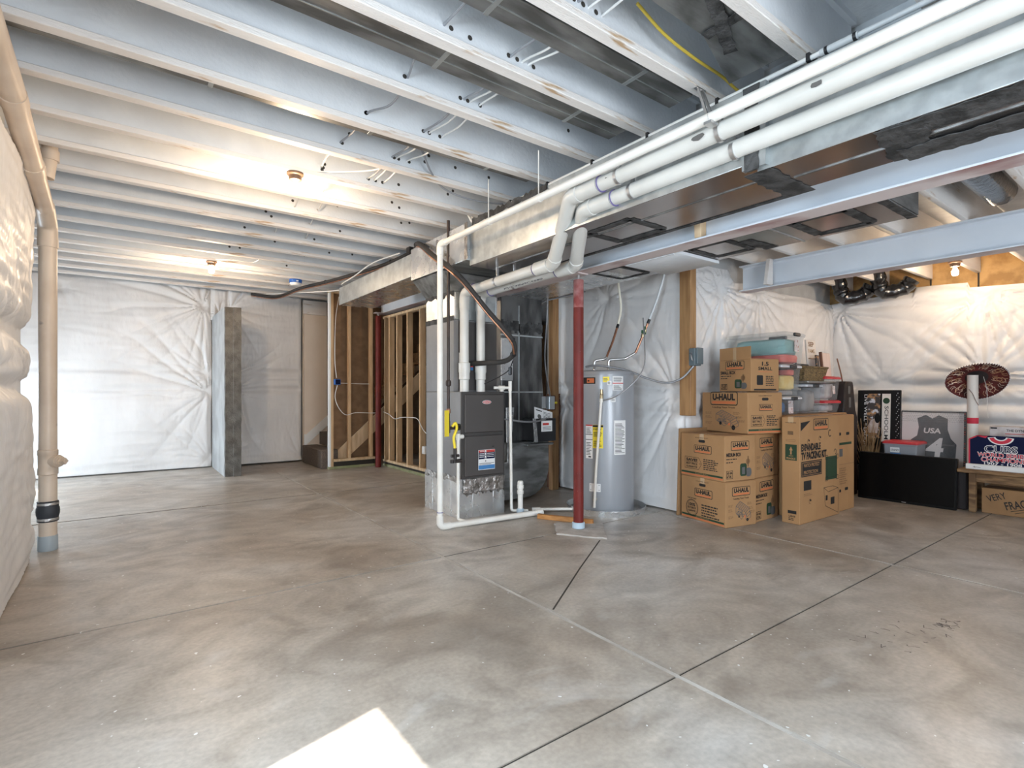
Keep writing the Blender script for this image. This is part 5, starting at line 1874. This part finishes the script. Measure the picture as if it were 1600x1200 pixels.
def kit_right(f, W, H):
    f.poly([(W * .02, H * .95), (W * .25, H * .965), (W * .02, H * .87)], 1)
    logo(f, W * .32, H * .87, W * .38)
    f.text('EXPANDABLE', W * .03, H * .685, .060, 1, w=W * .47, bold=.05)
    f.text('TV PACKING KIT', W * .03, H * .605, .062, 1, w=W * .62, bold=.06)
    f.rect(W * .035, H * .44, W * .53, H * .585, 1)
    f.frame(W * .05, H * .45, W * .515, H * .575, .004, 0, 2)
    f.text('WATCH PROTECT', W * .09, H * .53, .03, 0, w=W * .38, bold=.02)
    f.text('PROTECTION', W * .09, H * .465, .03, 0, w=W * .34, bold=.02)
    f.rect(W * .63, H * .37, W * .93, H * .60, 3)
    f.frame(W * .66, H * .39, W * .90, H * .58, .004, 1, 2)
    for a, b in ((.62, .36), (.90, .36), (.62, .57), (.90, .57)):
        f.frame(W * a, H * b, W * (a + .06), H * (b + .045), .005, 1, 3)
    f.rect(W * .09, H * .31, W * .27, H * .40, 1)
    para(f, W * .09, H * .28, W * .2, 2, .014, 4, 8)
    f.line([(W * .58, H * .30), (W * .82, H * .30), (W * .96, H * .27), (W * .96, H * .02), (W * .62, H * .12), (W * .58, H * .30)], .004, 1)
    f.line([(W * .58, H * .30), (W * .70, H * .25), (W * .96, H * .27)], .004, 1)
    f.rect(W * .63, H * .17, W * .68, H * .22, 1)
    f.rect(W * .76, H * .12, W * .86, H * .19, 1)
    for a, b in ((.20, .77), (.48, .79), (.24, .20)):
        f.ring(W * a, H * b, .022, .004, 1, a1=290)
        f.rect(W * a, H * b, W * (a + .03), H * (b + .015), 1)
    f.ring(W * .74, H * .83, .035, .009, 1, a0=60, a1=320)
    f.ring(W * .88, H * .64, .028, .008, 1, a0=-80, a1=180)


carton('tv_carton', 'tall narrow cardboard carton printed for packing a television', 4.995, 2.315, 0, -1, .80, .165, .985, kit_left, kit_right)


def plain_right(f, W, H):
    for a, b in ((.10, .79), (.55, .79), (.10, .20), (.48, .21)):
        f.rrect(W * a, H * b, W * (a + .17), H * (b + .03), .008, 1)
    f.rect(W * .05, H * .69, W * .85, H * .715, 3)
    f.rect(W * .10, H * .655, W * .45, H * .66, 2)
    f.rect(W * .18, H * .57, W * .36, H * .65, 5)
    f.rect(0, H * .485, W, H * .49, 4)
    para(f, W * .12, H * .45, W * .5, 8, .022, 4, 9)


carton('tv_carton', 'plain tall cardboard carton half hidden behind the printed tv carton', 5.81, 2.34, 0, -1, .42, .16, .982, None, plain_right)
carton('storage_carton', 'big plain carton behind the tv carton holding up the clear totes', 5.26, 2.56, 0, 0, 1.38, .55, .985, None, None)

# ------------------------------------------------------------------ plastic totes


def tote(name, label, x, y, z, W, D, H, lid, body='clear_plastic', fill=(), sticker=None, handle='black_plastic', taper=.02, group='plastic storage totes', lidh=.03, dz=0):
    t = thing(name, label, 'tote', (x + W / 2, y + D / 2, z), group)
    mb = MB()
    k = taper

    def rr(x0, y0, x1, y1, z, c=.015):
        return [(x0 + c, y0, z), (x1 - c, y0, z), (x1, y0 + c, z), (x1, y1 - c, z), (x1 - c, y1, z), (x0 + c, y1, z), (x0, y1 - c, z), (x0, y0 + c, z)]
    hb = H - lidh
    outer = [rr(x + k, y + k, x + W - k, y + D - k, z), rr(x, y, x + W, y + D, z + hb - .015), rr(x - .008, y - .008, x + W + .008, y + D + .008, z + hb - .012), rr(x - .008, y - .008, x + W + .008, y + D + .008, z + hb)]
    mb.loft(outer)
    mb.f.pop()
    mb.m.pop()
    mb.build('tub', body, t)
    mb = MB()
    mb.loft([rr(x - .012, y - .012, x + W + .012, y + D + .012, z + hb), rr(x - .012, y - .012, x + W + .012, y + D + .012, z + hb + lidh * .55), rr(x + .005, y + .005, x + W - .005, y + D - .005, z + hb + lidh), rr(x + .03, y + .03, x + W - .03, y + D - .03, z + hb + lidh * .8)])
    mb.build('lid', lid, t)
    if handle:
        mb = MB()
        mb.cbox((x + W * .35, y - .03, z + hb - .01), (x + W * .65, y - .008, z + hb + .025), .006)
        mb.cbox((x + W * .98, y + D * .3, z + hb - .01), (x + W + .03, y + D * .6, z + hb + .025), .006)
        mb.build('latch', handle, t)
    if sticker:
        mb = MB()
        f = Face(mb, (x + k * .6, y + k * .55, z), (1, 0, 0), (0, k / H * .3, 1), .004)
        u, v, w, h = sticker
        f.rrect(u, v, u + w, v + h, .008, 0)
        mb.build('sticker', 'sticker', t)
    return t


def heap(name, label, x0, y0, z0, x1, y1, z1, mat, seed=0, group='folded things inside the clear totes', cat='cloth', tilt=0.0):
    """soft folded bundle filling part of a tote"""
    c = ((x0 + x1) / 2, (y0 + y1) / 2, (z0 + z1) / 2)
    hx, hy, hz = (x1 - x0) / 2, (y1 - y0) / 2, (z1 - z0) / 2
    mb = MB()
    rings = []
    nu, nv = 28, 16
    for i in range(1, nv):
        a = PI * i / nv
        ring = []
        for j in range(nu):
            b = 2 * PI * j / nu
            d = Vector((math.sin(a) * math.cos(b), math.sin(a) * math.sin(b), -math.cos(a)))
            s = 1 / max(1e-3, (abs(d.x) ** 7 + abs(d.y) ** 7 + abs(d.z) ** 7) ** (1 / 7))
            q = 1 - .10 * abs(noise.noise((d.x * 2.5 + seed, d.y * 2.5, d.z * 3.5)))
            ring.append((c[0] + d.x * s * hx * q, c[1] + d.y * s * hy * q, c[2] + d.z * s * hz * q + tilt * d.x * s))
        rings.append(ring)
    mb.loft(rings)
    o = mb.build(name, mat, origin=(c[0], c[1], z0))
    tag(o, label, cat, group)
    return o


TZ = .992
tote('storage_tote', 'small clear tote with a paper sticker, bottom of the tote pile by the tall stack', 5.30, 2.61, TZ, .36, .42, .185, 'tote_lid', sticker=(.10, .01, .10, .13), fill=())
heap('cloth_bundle', 'blue cloth bundle inside the lowest clear tote', 5.325, 2.66, TZ + .012, 5.45, 2.95, TZ + .13, 'cloth_blue', 1)
heap('cloth_bundle', 'grey cloth bundle inside the lowest clear tote', 5.46, 2.66, TZ + .012, 5.63, 2.95, TZ + .13, 'cloth_grey', 2)
z = TZ + .188
tote('storage_tote', 'clear tote with a yellow bundle inside, middle of the tote pile', 5.235, 2.60, z, .40, .45, .315, 'tote_lid')
heap('cloth_bundle', 'yellow bundle showing through the middle clear tote', 5.30, 2.63, z + .06, 5.59, 2.80, z + .21, 'cloth_yellow', 3)
heap('cloth_bundle', 'red bundle above the yellow one in the middle clear tote', 5.47, 2.64, z + .21, 5.59, 2.76, z + .27, 'cloth_red', 4)
heap('cloth_bundle', 'dark cloth behind the yellow bundle in the middle clear tote', 5.265, 2.81, z + .02, 5.60, 3.02, z + .27, 'cloth_dark', 5)
heap('cloth_bundle', 'grey cloth under the yellow bundle in the middle clear tote', 5.27, 2.64, z + .008, 5.58, 2.79, z + .055, 'cloth_grey', 6)
z = TZ + .188 + .318
tote('storage_tote', 'large clear tote full of teal and red cloth on top of the pile', 5.255, 2.575, z, .40, .62, .32, 'clear_plastic', sticker=(.20, .13, .09, .12))
heap('cloth_bundle', 'teal cloth bundle inside the large top tote', 5.285, 2.60, z + .09, 5.63, 3.15, z + .262, 'cloth_teal', 7)
heap('cloth_bundle', 'red cloth bundle at the bottom of the large top tote', 5.30, 2.605, z + .012, 5.62, 3.0, z + .105, 'cloth_red', 8)
heap('cloth_bundle', 'dark cloth bundle at the back of the large top tote', 5.30, 3.02, z + .015, 5.6, 3.16, z + .085, 'cloth_dark', 9)

tote('storage_tote', 'tall clear tote of grey papers right of the tote pile', 5.75, 2.60, TZ, .36, .42, .315, 'tote_lid')
heap('cloth_bundle', 'grey folded papers inside the tall clear tote', 5.79, 2.64, TZ + .012, 6.07, 2.95, TZ + .25, 'cloth_grey', 10)
mb = MB().cbox((5.68, 2.55, TZ + .318), (6.34, 3.0, TZ + .345), .008)
o = mb.build('serving_tray', 'cloth_pale', origin=(6.0, 2.8, TZ + .318))
o.data.materials[0] = MATS['galv_dull']
tag(o, 'flat grey tray lying on the tall clear tote under the basket', 'tray')
t = thing('wicker_basket', 'brown woven wicker basket on the grey tray', 'basket', (5.98, 2.75, TZ + .347))
mb = MB()
mb.loft([[(5.72 + k, 2.60 + k, z), (6.26 - k, 2.60 + k, z), (6.26 - k, 2.92 - k, z), (5.72 + k, 2.92 - k, z)] for k, z in ((.03, TZ + .347), (.0, TZ + .49), (.018, TZ + .495), (.045, TZ + .37))])
mb.build('woven_body', 'wicker', t)
mb = MB().tube([(5.72, 2.60, TZ + .492), (6.26, 2.60, TZ + .492), (6.26, 2.92, TZ + .492), (5.72, 2.92, TZ + .492), (5.72, 2.6, TZ + .492)], .010, 8)
mb.build('rim', 'wicker', t)
t = thing('hand_tool', 'black tool with a looped grip lying on the basket rim', 'tool', (5.82, 2.72, TZ + .503))
mb = MB().tube(smooth_path([(5.66, 2.70, TZ + .515), (5.69, 2.70, TZ + .555), (5.73, 2.70, TZ + .54), (5.75, 2.70, TZ + .517)], 5), .009, 8)
mb.build('grip', 'black_plastic', t)
mb = MB().cbox((5.74, 2.68, TZ + .503), (5.99, 2.73, TZ + .528), .006)
mb.build('body', 'black_plastic', t)

z = TZ
tote('storage_tote', 'lower clear tote with a red lid at the right end of the tote row', 6.20, 2.60, z, .36, .40, .135, 'lid_red', handle=None)
heap('cloth_bundle', 'pale mixed bundle inside the lower red-lidded tote', 6.24, 2.64, z + .012, 6.52, 2.9, z + .09, 'cloth_pale', 11)
z = TZ + .137
tote('storage_tote', 'upper clear tote with a red lid stacked on the other red-lidded tote', 6.20, 2.60, z, .36, .40, .265, 'lid_red', handle=None, sticker=(.19, .07, .06, .09))
heap('cloth_bundle', 'pale bundle inside the upper red-lidded tote', 6.24, 2.64, z + .012, 6.52, 2.9, z + .215, 'cloth_pale', 12)
z += .268
# boards and the guitar case
mb = MB(Matrix.Translation((6.33, 2.80, z)) @ Matrix.Rotation(rad(-4), 4, 'X'))
mb.cbox((-.08, 0, 0), (.15, .018, .42), .003, 0)
f = Face(mb, (-.08, 0, 0), (1, 0, 0), (0, 0, 1), .001)
f.text('SEP', .045, .345, .050, 1, w=.13, bold=.02)
f.text('FAMS', .035, .27, .045, 2, w=.15, bold=.01)
f.rect(.02, .20, .20, .21, 2)
o = mb.build('painted_sign', ['white_board', 'print_brown', 'straw'], origin=(6.36, 2.80, z))
tag(o, 'pale painted sign with brown letters standing on the upper red lid', 'sign')
mb = MB(Matrix.Translation((6.40, 2.70, z)) @ Matrix.Rotation(rad(-5), 4, 'X'))
mb.cbox((0, 0, 0), (.20, .018, .27), .003, 0)
o = mb.build('wood_board', ['pink_board'], origin=(6.5, 2.70, z))
tag(o, 'pinkish plank board leaning in front of the painted sign', 'board')
mb = MB(Matrix.Translation((6.365, 2.69, z)) @ Matrix.Rotation(rad(-5), 4, 'X'))
mb.cbox((0, 0, 0), (.022, .03, .28), .003, 0)
o = mb.build('wood_board', ['wood_dark'], origin=(6.37, 2.69, z))
tag(o, 'thin dark slat standing left of the pinkish plank board', 'board')
mb = MB(Matrix.Translation((6.27, 2.71, z)) @ Matrix.Rotation(rad(-4), 4, 'X'))
mb.cbox((0, 0, 0), (.065, .02, .24), .003, 0)
o = mb.build('wood_board', ['photo_mix'], origin=(6.3, 2.71, z))
tag(o, 'narrow patterned board at the left edge of the painted sign', 'board')

t = thing('guitar_case', 'tall black tapered instrument case standing right of the red-lidded totes', 'instrument case', (6.85, 2.72, 0))
mb = MB()
mb.loft([[(x0, 2.62, z), (x1, 2.62, z), (x1, 2.80, z), (x0, 2.80, z)] for x0, x1, z in ((6.70, 7.10, 0), (6.70, 7.10, .92), (6.715, 7.05, 1.0), (6.755, 6.985, 1.30), (6.80, 6.96, 1.345))])
mb.build('case_body', 'case_black', t, bevel=.012)
mb = MB()
f = Face(mb, (6.82, 2.618, 1.20), (1, 0, 0), (0, 0, 1), .002)
f.rrect(.0, .0, .06, .09, .01, 0)
f.rrect(.02, -.16, .08, -.04, .01, 0)
mb.build('badge', 'print_grey', t)
mb = MB().tube(smooth_path([(6.88, 2.70, 1.34), (6.885, 2.72, 1.45), (6.86, 2.75, 1.62)], 5), .008, 8)
mb.build('strap', 'wood_dark', t)

# ------------------------------------------------------------------ right-hand group along the far right wall
# television leaning on the floor (its face points to -x)
t = thing('television', 'black flat television standing on the floor against the clutter', 'television', (6.92, 2.1, 0))
T = Matrix.Translation((6.895, 0, 0)) @ Matrix.Rotation(rad(5), 4, 'Y')
mb = MB(T)
mb.cbox((0, 1.645, 0), (.055, 2.545, .535), .006)
mb.build('bezel', 'tv_bezel', t)
mb = MB(T)
f = Face(mb, (0, 2.545, 0), (0, -1, 0), (0, 0, 1), .0012)
f.rect(.015, .028, .885, .522, 0)
mb.build('screen', 'tv_black', t)
mb = MB(T)
f.mb = mb
f.text('SANYO', .45, .010, .011, 0, w=.05, align='c', k=2) if False else f.rect(.43, .011, .47, .018, 0)
mb.build('logo_plate', 'steel_band', t)

# collage sign
t = thing('framed_collage', 'tall framed collage sign with vertical lettering leaning behind the television', 'framed picture', (7.42, 2.5, 0))
T = Matrix.Translation((7.38, 0, 0)) @ Matrix.Rotation(rad(3.2), 4, 'Y')
Hc = 1.247
mb = MB(T)
mb.cbox((0, 2.29, 0), (.03, 2.745, Hc), .004)
mb.build('backing', 'frame_black', t)
mb = MB(T)
f = Face(mb, (0, 2.745, .302), (0, -1, 0), (0, 0, 1), .0015)
f.rect(.105, .36, .245, .90, 0)
f.poly([(.13, .42), (.22, .42), (.235, .56), (.20, .60), (.15, .58), (.12, .50)], 1, 2)
f.disk(.22, .60, .03, 2, 3, 14, .06)
mb.build('collage_print', ['photo_mix', 'cloth_pale', 'frame_black'], t)
mb = MB(T)
f.mb = mb
f.text('LIVE WELL * LAUGH', .075, .89, .032, 0, w=.64, rot=-PI / 2, bold=.0, k=2)
mb.build('lettering', 'paper', t)
mb = MB(T)
f.mb = mb
f.rect(.265, .32, .355, .90, 0, 2)
f.disk(.31, .815, .036, 1, 3, 20)
f.text('SCHOOLM', .294, .75, .040, 2, w=.40, rot=-PI / 2, bold=.005, k=3)
mb.build('name_strip', ['white_board', 'print_green', 'print_black'], t)
f.mb = mb = MB(T)
for k in range(26):
    f.rect(.41 + .012 * (k % 3), .30 + .024 * k, .418 + .012 * (k % 3), .312 + .024 * k, 0, 2)
mb.box((-.01, 2.31, .86), (-.004, 2.70, Hc - .002), 0) if False else None
mb.build('bubble_edge', 'steel_band', t)
# dried reeds in front of it
t = thing('dried_reeds', 'bundle of dried reeds standing before the framed collage', 'dried plant', (7.25, 2.55, .25))
rs = random.Random(31)
mb = MB()
for k in range(70):
    a = rs.uniform(0, 6.28)
    b = (7.25 + rs.uniform(-.03, .03), 2.55 + rs.uniform(-.05, .05), 0.0)
    e = (b[0] + .06 * math.cos(a), b[1] + rs.uniform(-.14, .14), rs.uniform(.62, .92))
    mb.tube([b, ((b[0] + e[0]) / 2, (b[1] * 1.3 + e[1] * .7) / 2, e[2] * .5), e], .004, 4, radii=[.004, .004, .0015])
mb.build('stalks', 'straw', t)
mb = MB().lathe([(.10, 0), (.12, .3), (.12, .34), (.11, .34), (.09, .01)], (7.25, 2.55, 0), 20)
mb.build('pot', 'frame_black', t)

# framed jersey in bubble wrap
t = thing('framed_jersey', 'framed grey sports jersey numbered four, wrapped in bubble wrap', 'framed jersey', (7.42, 1.97, .12))
T = Matrix.Translation((7.38, 0, .12)) @ Matrix.Rotation(rad(3), 4, 'Y')
JH, JW = .885, .60
mb = MB(T)
mb.cbox((0, 2.28 - JW, 0), (.035, 2.28, JH), .004)
mb.build('frame', 'frame_black', t)
mb = MB(T)
f = Face(mb, (0, 2.28, 0), (0, -1, 0), (0, 0, 1), .0015)
f.rect(.012, .012, JW - .02, JH - .02, 0)
mb.build('mat_board', 'jersey_white', t)
mb = MB(T)
f.mb = mb
f.poly([(.16, .80), (.24, .84), (.30, .80), (.36, .84), (.44, .80), (.44, .68), (.47, .58), (.52, .52), (.50, .12), (.10, .12), (.10, .55), (.16, .60), (.175, .70)], 0, 2)
f.rect(.10, .50, .50, .515, 1, 3)
f.text('USA', .30, .635, .055, 2, w=.16, align='c', bold=.03, k=4, shear=.12)
f.text('4', .315, .37, .205, 2, w=.16, align='c', bold=.03, k=4, shear=.12)
mb.build('jersey', ['jersey_grey', 'print_grey', 'jersey_white'], t)
mb = MB(T)
rs = random.Random(41)
mb.box((-.014, 2.275 - JW, .02), (-.008, 2.285, JH + .01))
mb.build('bubble_film', 'bubble_wrap', t)
mb = MB(T)
for i in range(28):
    for j in range(6):
        y = 2.27 - .021 * i - (.010 if j % 2 else 0)
        if y > 2.28 - JW:
            mb.sphere((-.014, y, JH - .012 - .021 * j + rs.uniform(-.003, .003)), .009, 8, 0, (.7, 1, 1))
o = mb.build('bubbles', 'bubble_wrap', t)
o['kind'] = 'stuff'
mb = MB(T)
f.mb = mb
for k in range(34):
    f.rect(JW - .016, .03 + .025 * k, JW - .006, .042 + .025 * k, rs.choice((0, 1, 1)), 2)
mb.build('patterned_edge', ['print_red', 'print_grey'], t)

tote('storage_tote', 'grey tote with a red lid and white label standing behind the television', 7.0 + .05, 2.02, .0, .30, .32, .665, 'lid_red', 'tote_grey', handle=None, taper=.03)
tt = bpy.data.objects['storage_tote.008'] if 'storage_tote.008' in bpy.data.objects else None
mb = MB()
f = Face(mb, (7.05, 2.34, .52), (0, -1, 0), (0, 0, 1), .004)
f.rect(.07, .02, .16, .075, 0)
f.text('STAND', .115, .035, .022, 1, w=.075, align='c', k=2)
f.rect(.07, -.02, .17, .012, 2)
LAST = [o for o in bpy.data.objects if o.get('label', '').startswith('grey tote with a red lid')][0]
mb.build('name_label', ['paper', 'print_black', 'print_blue'], LAST)

# sombrero hung on a cardboard tube
t = thing('poster_tube', 'long white tube with a red band standing behind the bench', 'tube', (7.30, 1.60, 0))
mb = MB(Matrix.Translation((7.30, 1.60, 0)))
mb.lathe([(.047, 0), (.047, 1.40), (.043, 1.40), (.043, 1.38), (.002, 1.38)], (0, 0, 0), 28)
mb.build('tube', 'tube_white', t)
mb = MB().lathe([(.0478, .885), (.0485, .887), (.0485, .945), (.0478, .947)], (7.30, 1.60, 0), 28)
mb.build('band', 'flag_red', t)
mb = MB().tube(smooth_path([(7.247, 1.62, 1.25), (7.25, 1.59, 1.20), (7.245, 1.56, 1.12), (7.24, 1.54, 1.08)], 5), .003, 6)
mb.build('string', 'wood_dark', t)

T = Matrix.Translation((7.33, 1.575, 1.375)) @ Matrix.Rotation(rad(-16), 4, 'X') @ Matrix.Rotation(rad(58), 4, 'Y') @ Matrix.Rotation(rad(0), 4, 'Z')
t = thing('sombrero', 'dark red embroidered sombrero with white-stitched rim hung on the white tube', 'hat', (7.36, 1.555, 1.395))
n = 64


def hat(r, a):
    """height of the brim (opening towards -z of the local frame)"""
    q = max(0, (r - .11) / .15)
    return -.075 * q ** 2.2 * (1 + .25 * math.cos(2 * a))


mb = MB(T)
rings = []
prof = []
for k in range(15):
    r = .095 + (.262 - .095) * k / 14
    rings.append([(r * math.cos(2 * PI * j / n) * .80, r * math.sin(2 * PI * j / n) * 1.02, hat(r, 2 * PI * j / n)) for j in range(n)])
for k in range(15):
    r = .262 - (.262 - .105) * k / 14
    rings.append([(r * math.cos(2 * PI * j / n) * .80, r * math.sin(2 * PI * j / n) * 1.02, hat(r, 2 * PI * j / n) + .009) for j in range(n)])
mb.loft(rings, cap=False)
mb.build('brim', 'hat_red', t)
mb = MB(T)
cp = [(.105, .008), (.095, .06), (.075, .13), (.05, .18), (.02, .20), (.004, .203)]
ci = [(.004, .19), (.02, .188), (.045, .17), (.068, .125), (.088, .055), (.096, 0)]
mb.loft([[(r * math.cos(2 * PI * j / 32) * .85, r * math.sin(2 * PI * j / 32), z) for j in range(32)] for r, z in cp + ci])
mb.build('crown', 'case_black', t)
mb = MB(T)
for j in range(72):
    a = 2 * PI * j / 72
    b = a + .045
    P = [(r * math.cos(q) * .80, r * math.sin(q) * 1.02, hat(.262, q) + dz) for r, q, dz in ((.256, a, -.003), (.265, a, -.003), (.265, b, -.003), (.256, b, -.003))]
    Q = [(r * math.cos(q) * .80, r * math.sin(q) * 1.02, hat(.262, q) + dz) for r, q, dz in ((.265, a, .012), (.265, b, .012))]
    mb.add(P + Q, [(0, 1, 2, 3), (1, 4, 5, 2)])
mb.build('rim_stitching', 'paper', t)
mb = MB(T)
for j in range(9):
    a = 2 * PI * (j + .5) / 9
    for s in (-1, 1):
        pts = []
        for k in range(9):
            u = k / 8
            r = .135 + .10 * u
            q = a + s * (.17 * math.sin(u * PI) + .05 * math.sin(u * 9))
            pts.append((r * math.cos(q) * .80, r * math.sin(q) * 1.02, hat(r, q) - .003))
        mb.tube(pts, .0035, 5)
    pts = []
    for k in range(10):
        u = 2 * PI * k / 9
        r = .185 + .022 * math.sin(u)
        q = a + .10 * math.cos(u)
        pts.append((r * math.cos(q) * .80, r * math.sin(q) * 1.02, hat(r, q) - .003))
    mb.tube(pts, .003, 5)
    for w in range(7):
        q = 2 * PI * (j + w / 7) / 9
        ra, rb = (.125, .165) if w % 2 else (.20, .245)
        mb.tube([(r * math.cos(q + b) * .80, r * math.sin(q + b) * 1.02, hat(r, q + b) - .003) for r, b in ((ra, -.03), ((ra + rb) / 2, .035), (rb, -.02))], .0028, 5)
mb.build('embroidery', 'hat_gold', t)
mb = MB().tube(smooth_path([(7.24, 1.50, 1.38), (7.245, 1.475, 1.25), (7.24, 1.47, 1.10), (7.25, 1.465, .95)], 6), .002, 5)
mb.build('chin_cord', 'wire_white', t)

# rustic bench with boxes
t = thing('bench', 'rustic worn wooden bench holding the framed navy banner', 'bench', (7.1, 1.0, 0))
BX0, BX1, BY0, BY1, BZ = 6.90, 7.34, -.35, 1.64, .435
mb = MB().cbox((BX0, BY0, BZ - .035), (BX1, BY1, BZ), .005)
mb.build('seat_plank', 'rustic_wood', t)
for (x, y) in ((6.945, 1.50), (7.24, 1.50), (6.945, -.25), (7.24, -.25)):
    mb = MB().cbox((x, y, 0), (x + .055, y + .055, BZ - .035), .004)
    mb.build('leg', 'rustic_wood', t)
mb = MB().cbox((6.955, -.20, BZ - .125), (6.975, 1.50, BZ - .035), .003)
mb.build('apron', 'rustic_wood', t)
mb = MB().cbox((7.25, -.20, BZ - .125), (7.27, 1.50, BZ - .035), .003)
mb.build('apron', 'rustic_wood', t)
t = thing('fragile_box', 'brown cardboard box under the bench with VERY FRAGILE handwritten in marker', 'box', (7.2, .95, 0))
mb = MB()
mb.cbox((7.02, .35, 0), (7.42, 1.47, .255), .004, 0)
f = Face(mb, (7.02, 1.47, 0), (0, -1, 0), (0, 0, 1), .0012)
f.text('VERY', .055, .115, .062, 1, w=.15, rot=rad(22), bold=.005)
f.text('FRAGILE!!', .19, .055, .075, 1, w=.28, rot=rad(17), bold=.012)
f.line([(.22, .045), (.40, .11)], .006, 1)
f.line([(.25, .03), (.40, .085)], .005, 1)
f.line([(.33, .02), (.37, .06), (.42, .05), (.40, .03)], .005, 1)
mb.build('carton_body', ['cardboard_dark', 'print_black'], t)
mb = MB().cbox((6.955, 1.66, 0), (6.995, 1.70, .27), .004)
mb.m = [0] * len(mb.f)
o = mb.build('wood_board', 'pink_board', origin=(6.975, 1.68, 0))
tag(o, 'small pale upright strip between the television and the bench leg', 'board')
mb = MB().cbox((7.03, 1.585, 0), (7.22, 1.70, .40), .01)
o = mb.build('gym_bag', 'navy', origin=(7.1, 1.64, 0))
o.data.materials[0] = MATS['case_black']
tag(o, 'dark bag standing behind the left bench leg', 'bag')

t = thing('framed_banner', 'white-edged framed navy championship banner standing on the bench', 'banner', (7.03, 1.0, BZ))
mb = MB()
mb.cbox((6.97, .45, BZ), (7.16, 1.585, BZ + .055), .004, 0)
f = Face(mb, (6.97, 1.585, BZ), (0, -1, 0), (0, 0, 1), .0012)
f.line([(.06, .022), (.068, .032), (.075, .03), (.07, .020), (.085, .026), (.12, .022)], .003, 1)
mb.build('base_board', ['white_trim', 'print_black'], t)
mb = MB()
x = 7.0
mb.prism([(x, 1.565, BZ + .055), (x, 1.565, BZ + .305), (x, 1.50, BZ + .345), (x, .45, BZ + .345), (x, .45, BZ + .055)], (.03, 0, 0), 0)
f = Face(mb, (x, 1.565, BZ + .055), (0, -1, 0), (0, 0, 1), .0012)
f.line([(.004, .0), (.004, .25), (.066, .286), (.10, .288)], .012, 1, 1)
f.poly([(.05, .288), (.15, .288), (.13, .265)], 1, 1)
# banner crest: red arc with white edge, cut off at the top
f.ring(.245, .288, .10, .06, 2, 2, 24, 190, 350, .085)
f.ring(.245, .288, .088, .035, 1, 3, 24, 195, 345, .074)
f.text('CUBS', .245, .128, .066, 2, w=.25, align='c', bold=.045, k=2)
f.text('CUBS', .245, .131, .060, 0, w=.24, align='c', bold=.0, k=3)
f.text('WORLD SERIES', .065, .080, .042, 2, w=.37, bold=.05, k=2)
f.text('WORLD SERIES', .0675, .083, .036, 1, w=.365, bold=.015, k=3)
f.text('CHAMPIONS', .095, .032, .042, 2, w=.335, bold=.05, k=2)
f.text('CHAMPIONS', .0975, .035, .036, 1, w=.33, bold=.015, k=3)
f.text('1907 - 1908', .12, .002, .024, 2, w=.28, bold=.02, k=2)
mb.build('banner_cloth', ['navy', 'flag_red', 'paper'], t)
t = thing('collection_box', 'flat grey-white printed box lying behind the navy banner', 'box', (7.2, 1.0, BZ))
mb = MB()
mb.cbox((7.17, .45, BZ), (7.33, 1.44, BZ + .435), .004, 0)
f = Face(mb, (7.17, 1.44, BZ), (0, -1, 0), (0, 0, 1), .0012)
f.text('THE DYNASTY COLLECTION', .13, .385, .024, 1, w=.40, bold=.01)
f.rect(.12, .36, .5, .367, 2)
f.rect(.01, .41, .06, .425, 1)
mb.build('carton_body', ['cloth_pale', 'print_black', 'print_red'], t)
for q in ():
    pass

# ------------------------------------------------------------------ daylight, added fill and camera
W = bpy.data.worlds.new('sky')
SC.world = W
W.use_nodes = True
bg = W.node_tree.nodes['Background']
bg.inputs['Color'].default_value = (.62, .78, 1.0, 1)
bg.inputs['Strength'].default_value = 1.2

sun = bpy.data.lights.new('sun', 'SUN')
sun.energy = 9
sun.angle = rad(.6)
sun.color = (1, .97, .92)
so = bpy.data.objects.new('sun', sun)
COL.objects.link(so)
d = Vector((1.0, .25, -1.5))
so.rotation_euler = d.to_track_quat('-Z', 'Y').to_euler()


def daylight(name, loc, direction, sx, sy, watts, col=(.88, .94, 1.0)):
    li = bpy.data.lights.new(name, 'AREA')
    li.shape = 'RECTANGLE'
    li.size, li.size_y = sx, sy
    li.energy = watts
    li.color = col
    o = bpy.data.objects.new(name, li)
    COL.objects.link(o)
    o.location = loc
    o.rotation_euler = Vector(direction).to_track_quat('-Z', 'Z').to_euler()
    return o


daylight('window_daylight', (WL - .17, .985, 1.62), (1, .1, -.75), 1.25, 1.33, 62, (.70, .86, 1.0))
daylight('window_daylight', (X0 - .18, 8.14, 1.12), (1, -.15, -.6), .86, 2.16, 140, (.74, .88, 1.0))
daylight('window_daylight', (1.2, Y0 - .18, 1.08), (0, 1, 0), 1.96, 2.0, 95)  # added fill lamp outside the made-up back door
daylight('window_daylight', (5.0, Y0 - .18, 1.5), (0, 1, 0), 1.6, 1.16, 15)  # weaker added fill at the made-up back window

cam = bpy.data.cameras.new('camera')
cam.sensor_fit = 'HORIZONTAL'
cam.sensor_width = 36
cam.lens = 36 * 827.0 / 1600
cam.shift_y = (614 - 600) / 1600
cam.clip_start = .02
co = bpy.data.objects.new('camera', cam)
COL.objects.link(co)
co.location = (0, 0, 1.21)
co.rotation_euler = (rad(90), 0, rad(53.4 - 90))
SC.camera = co

vs = SC.view_settings
vs.view_transform = 'Standard'
vs.look = 'None'
vs.gamma = 1
vs.use_curve_mapping = False
vs.exposure = 0.9
SC.cycles.use_denoising = True
SC.cycles.max_bounces = 8
SC.cycles.diffuse_bounces = 5
SC.cycles.transparent_max_bounces = 12
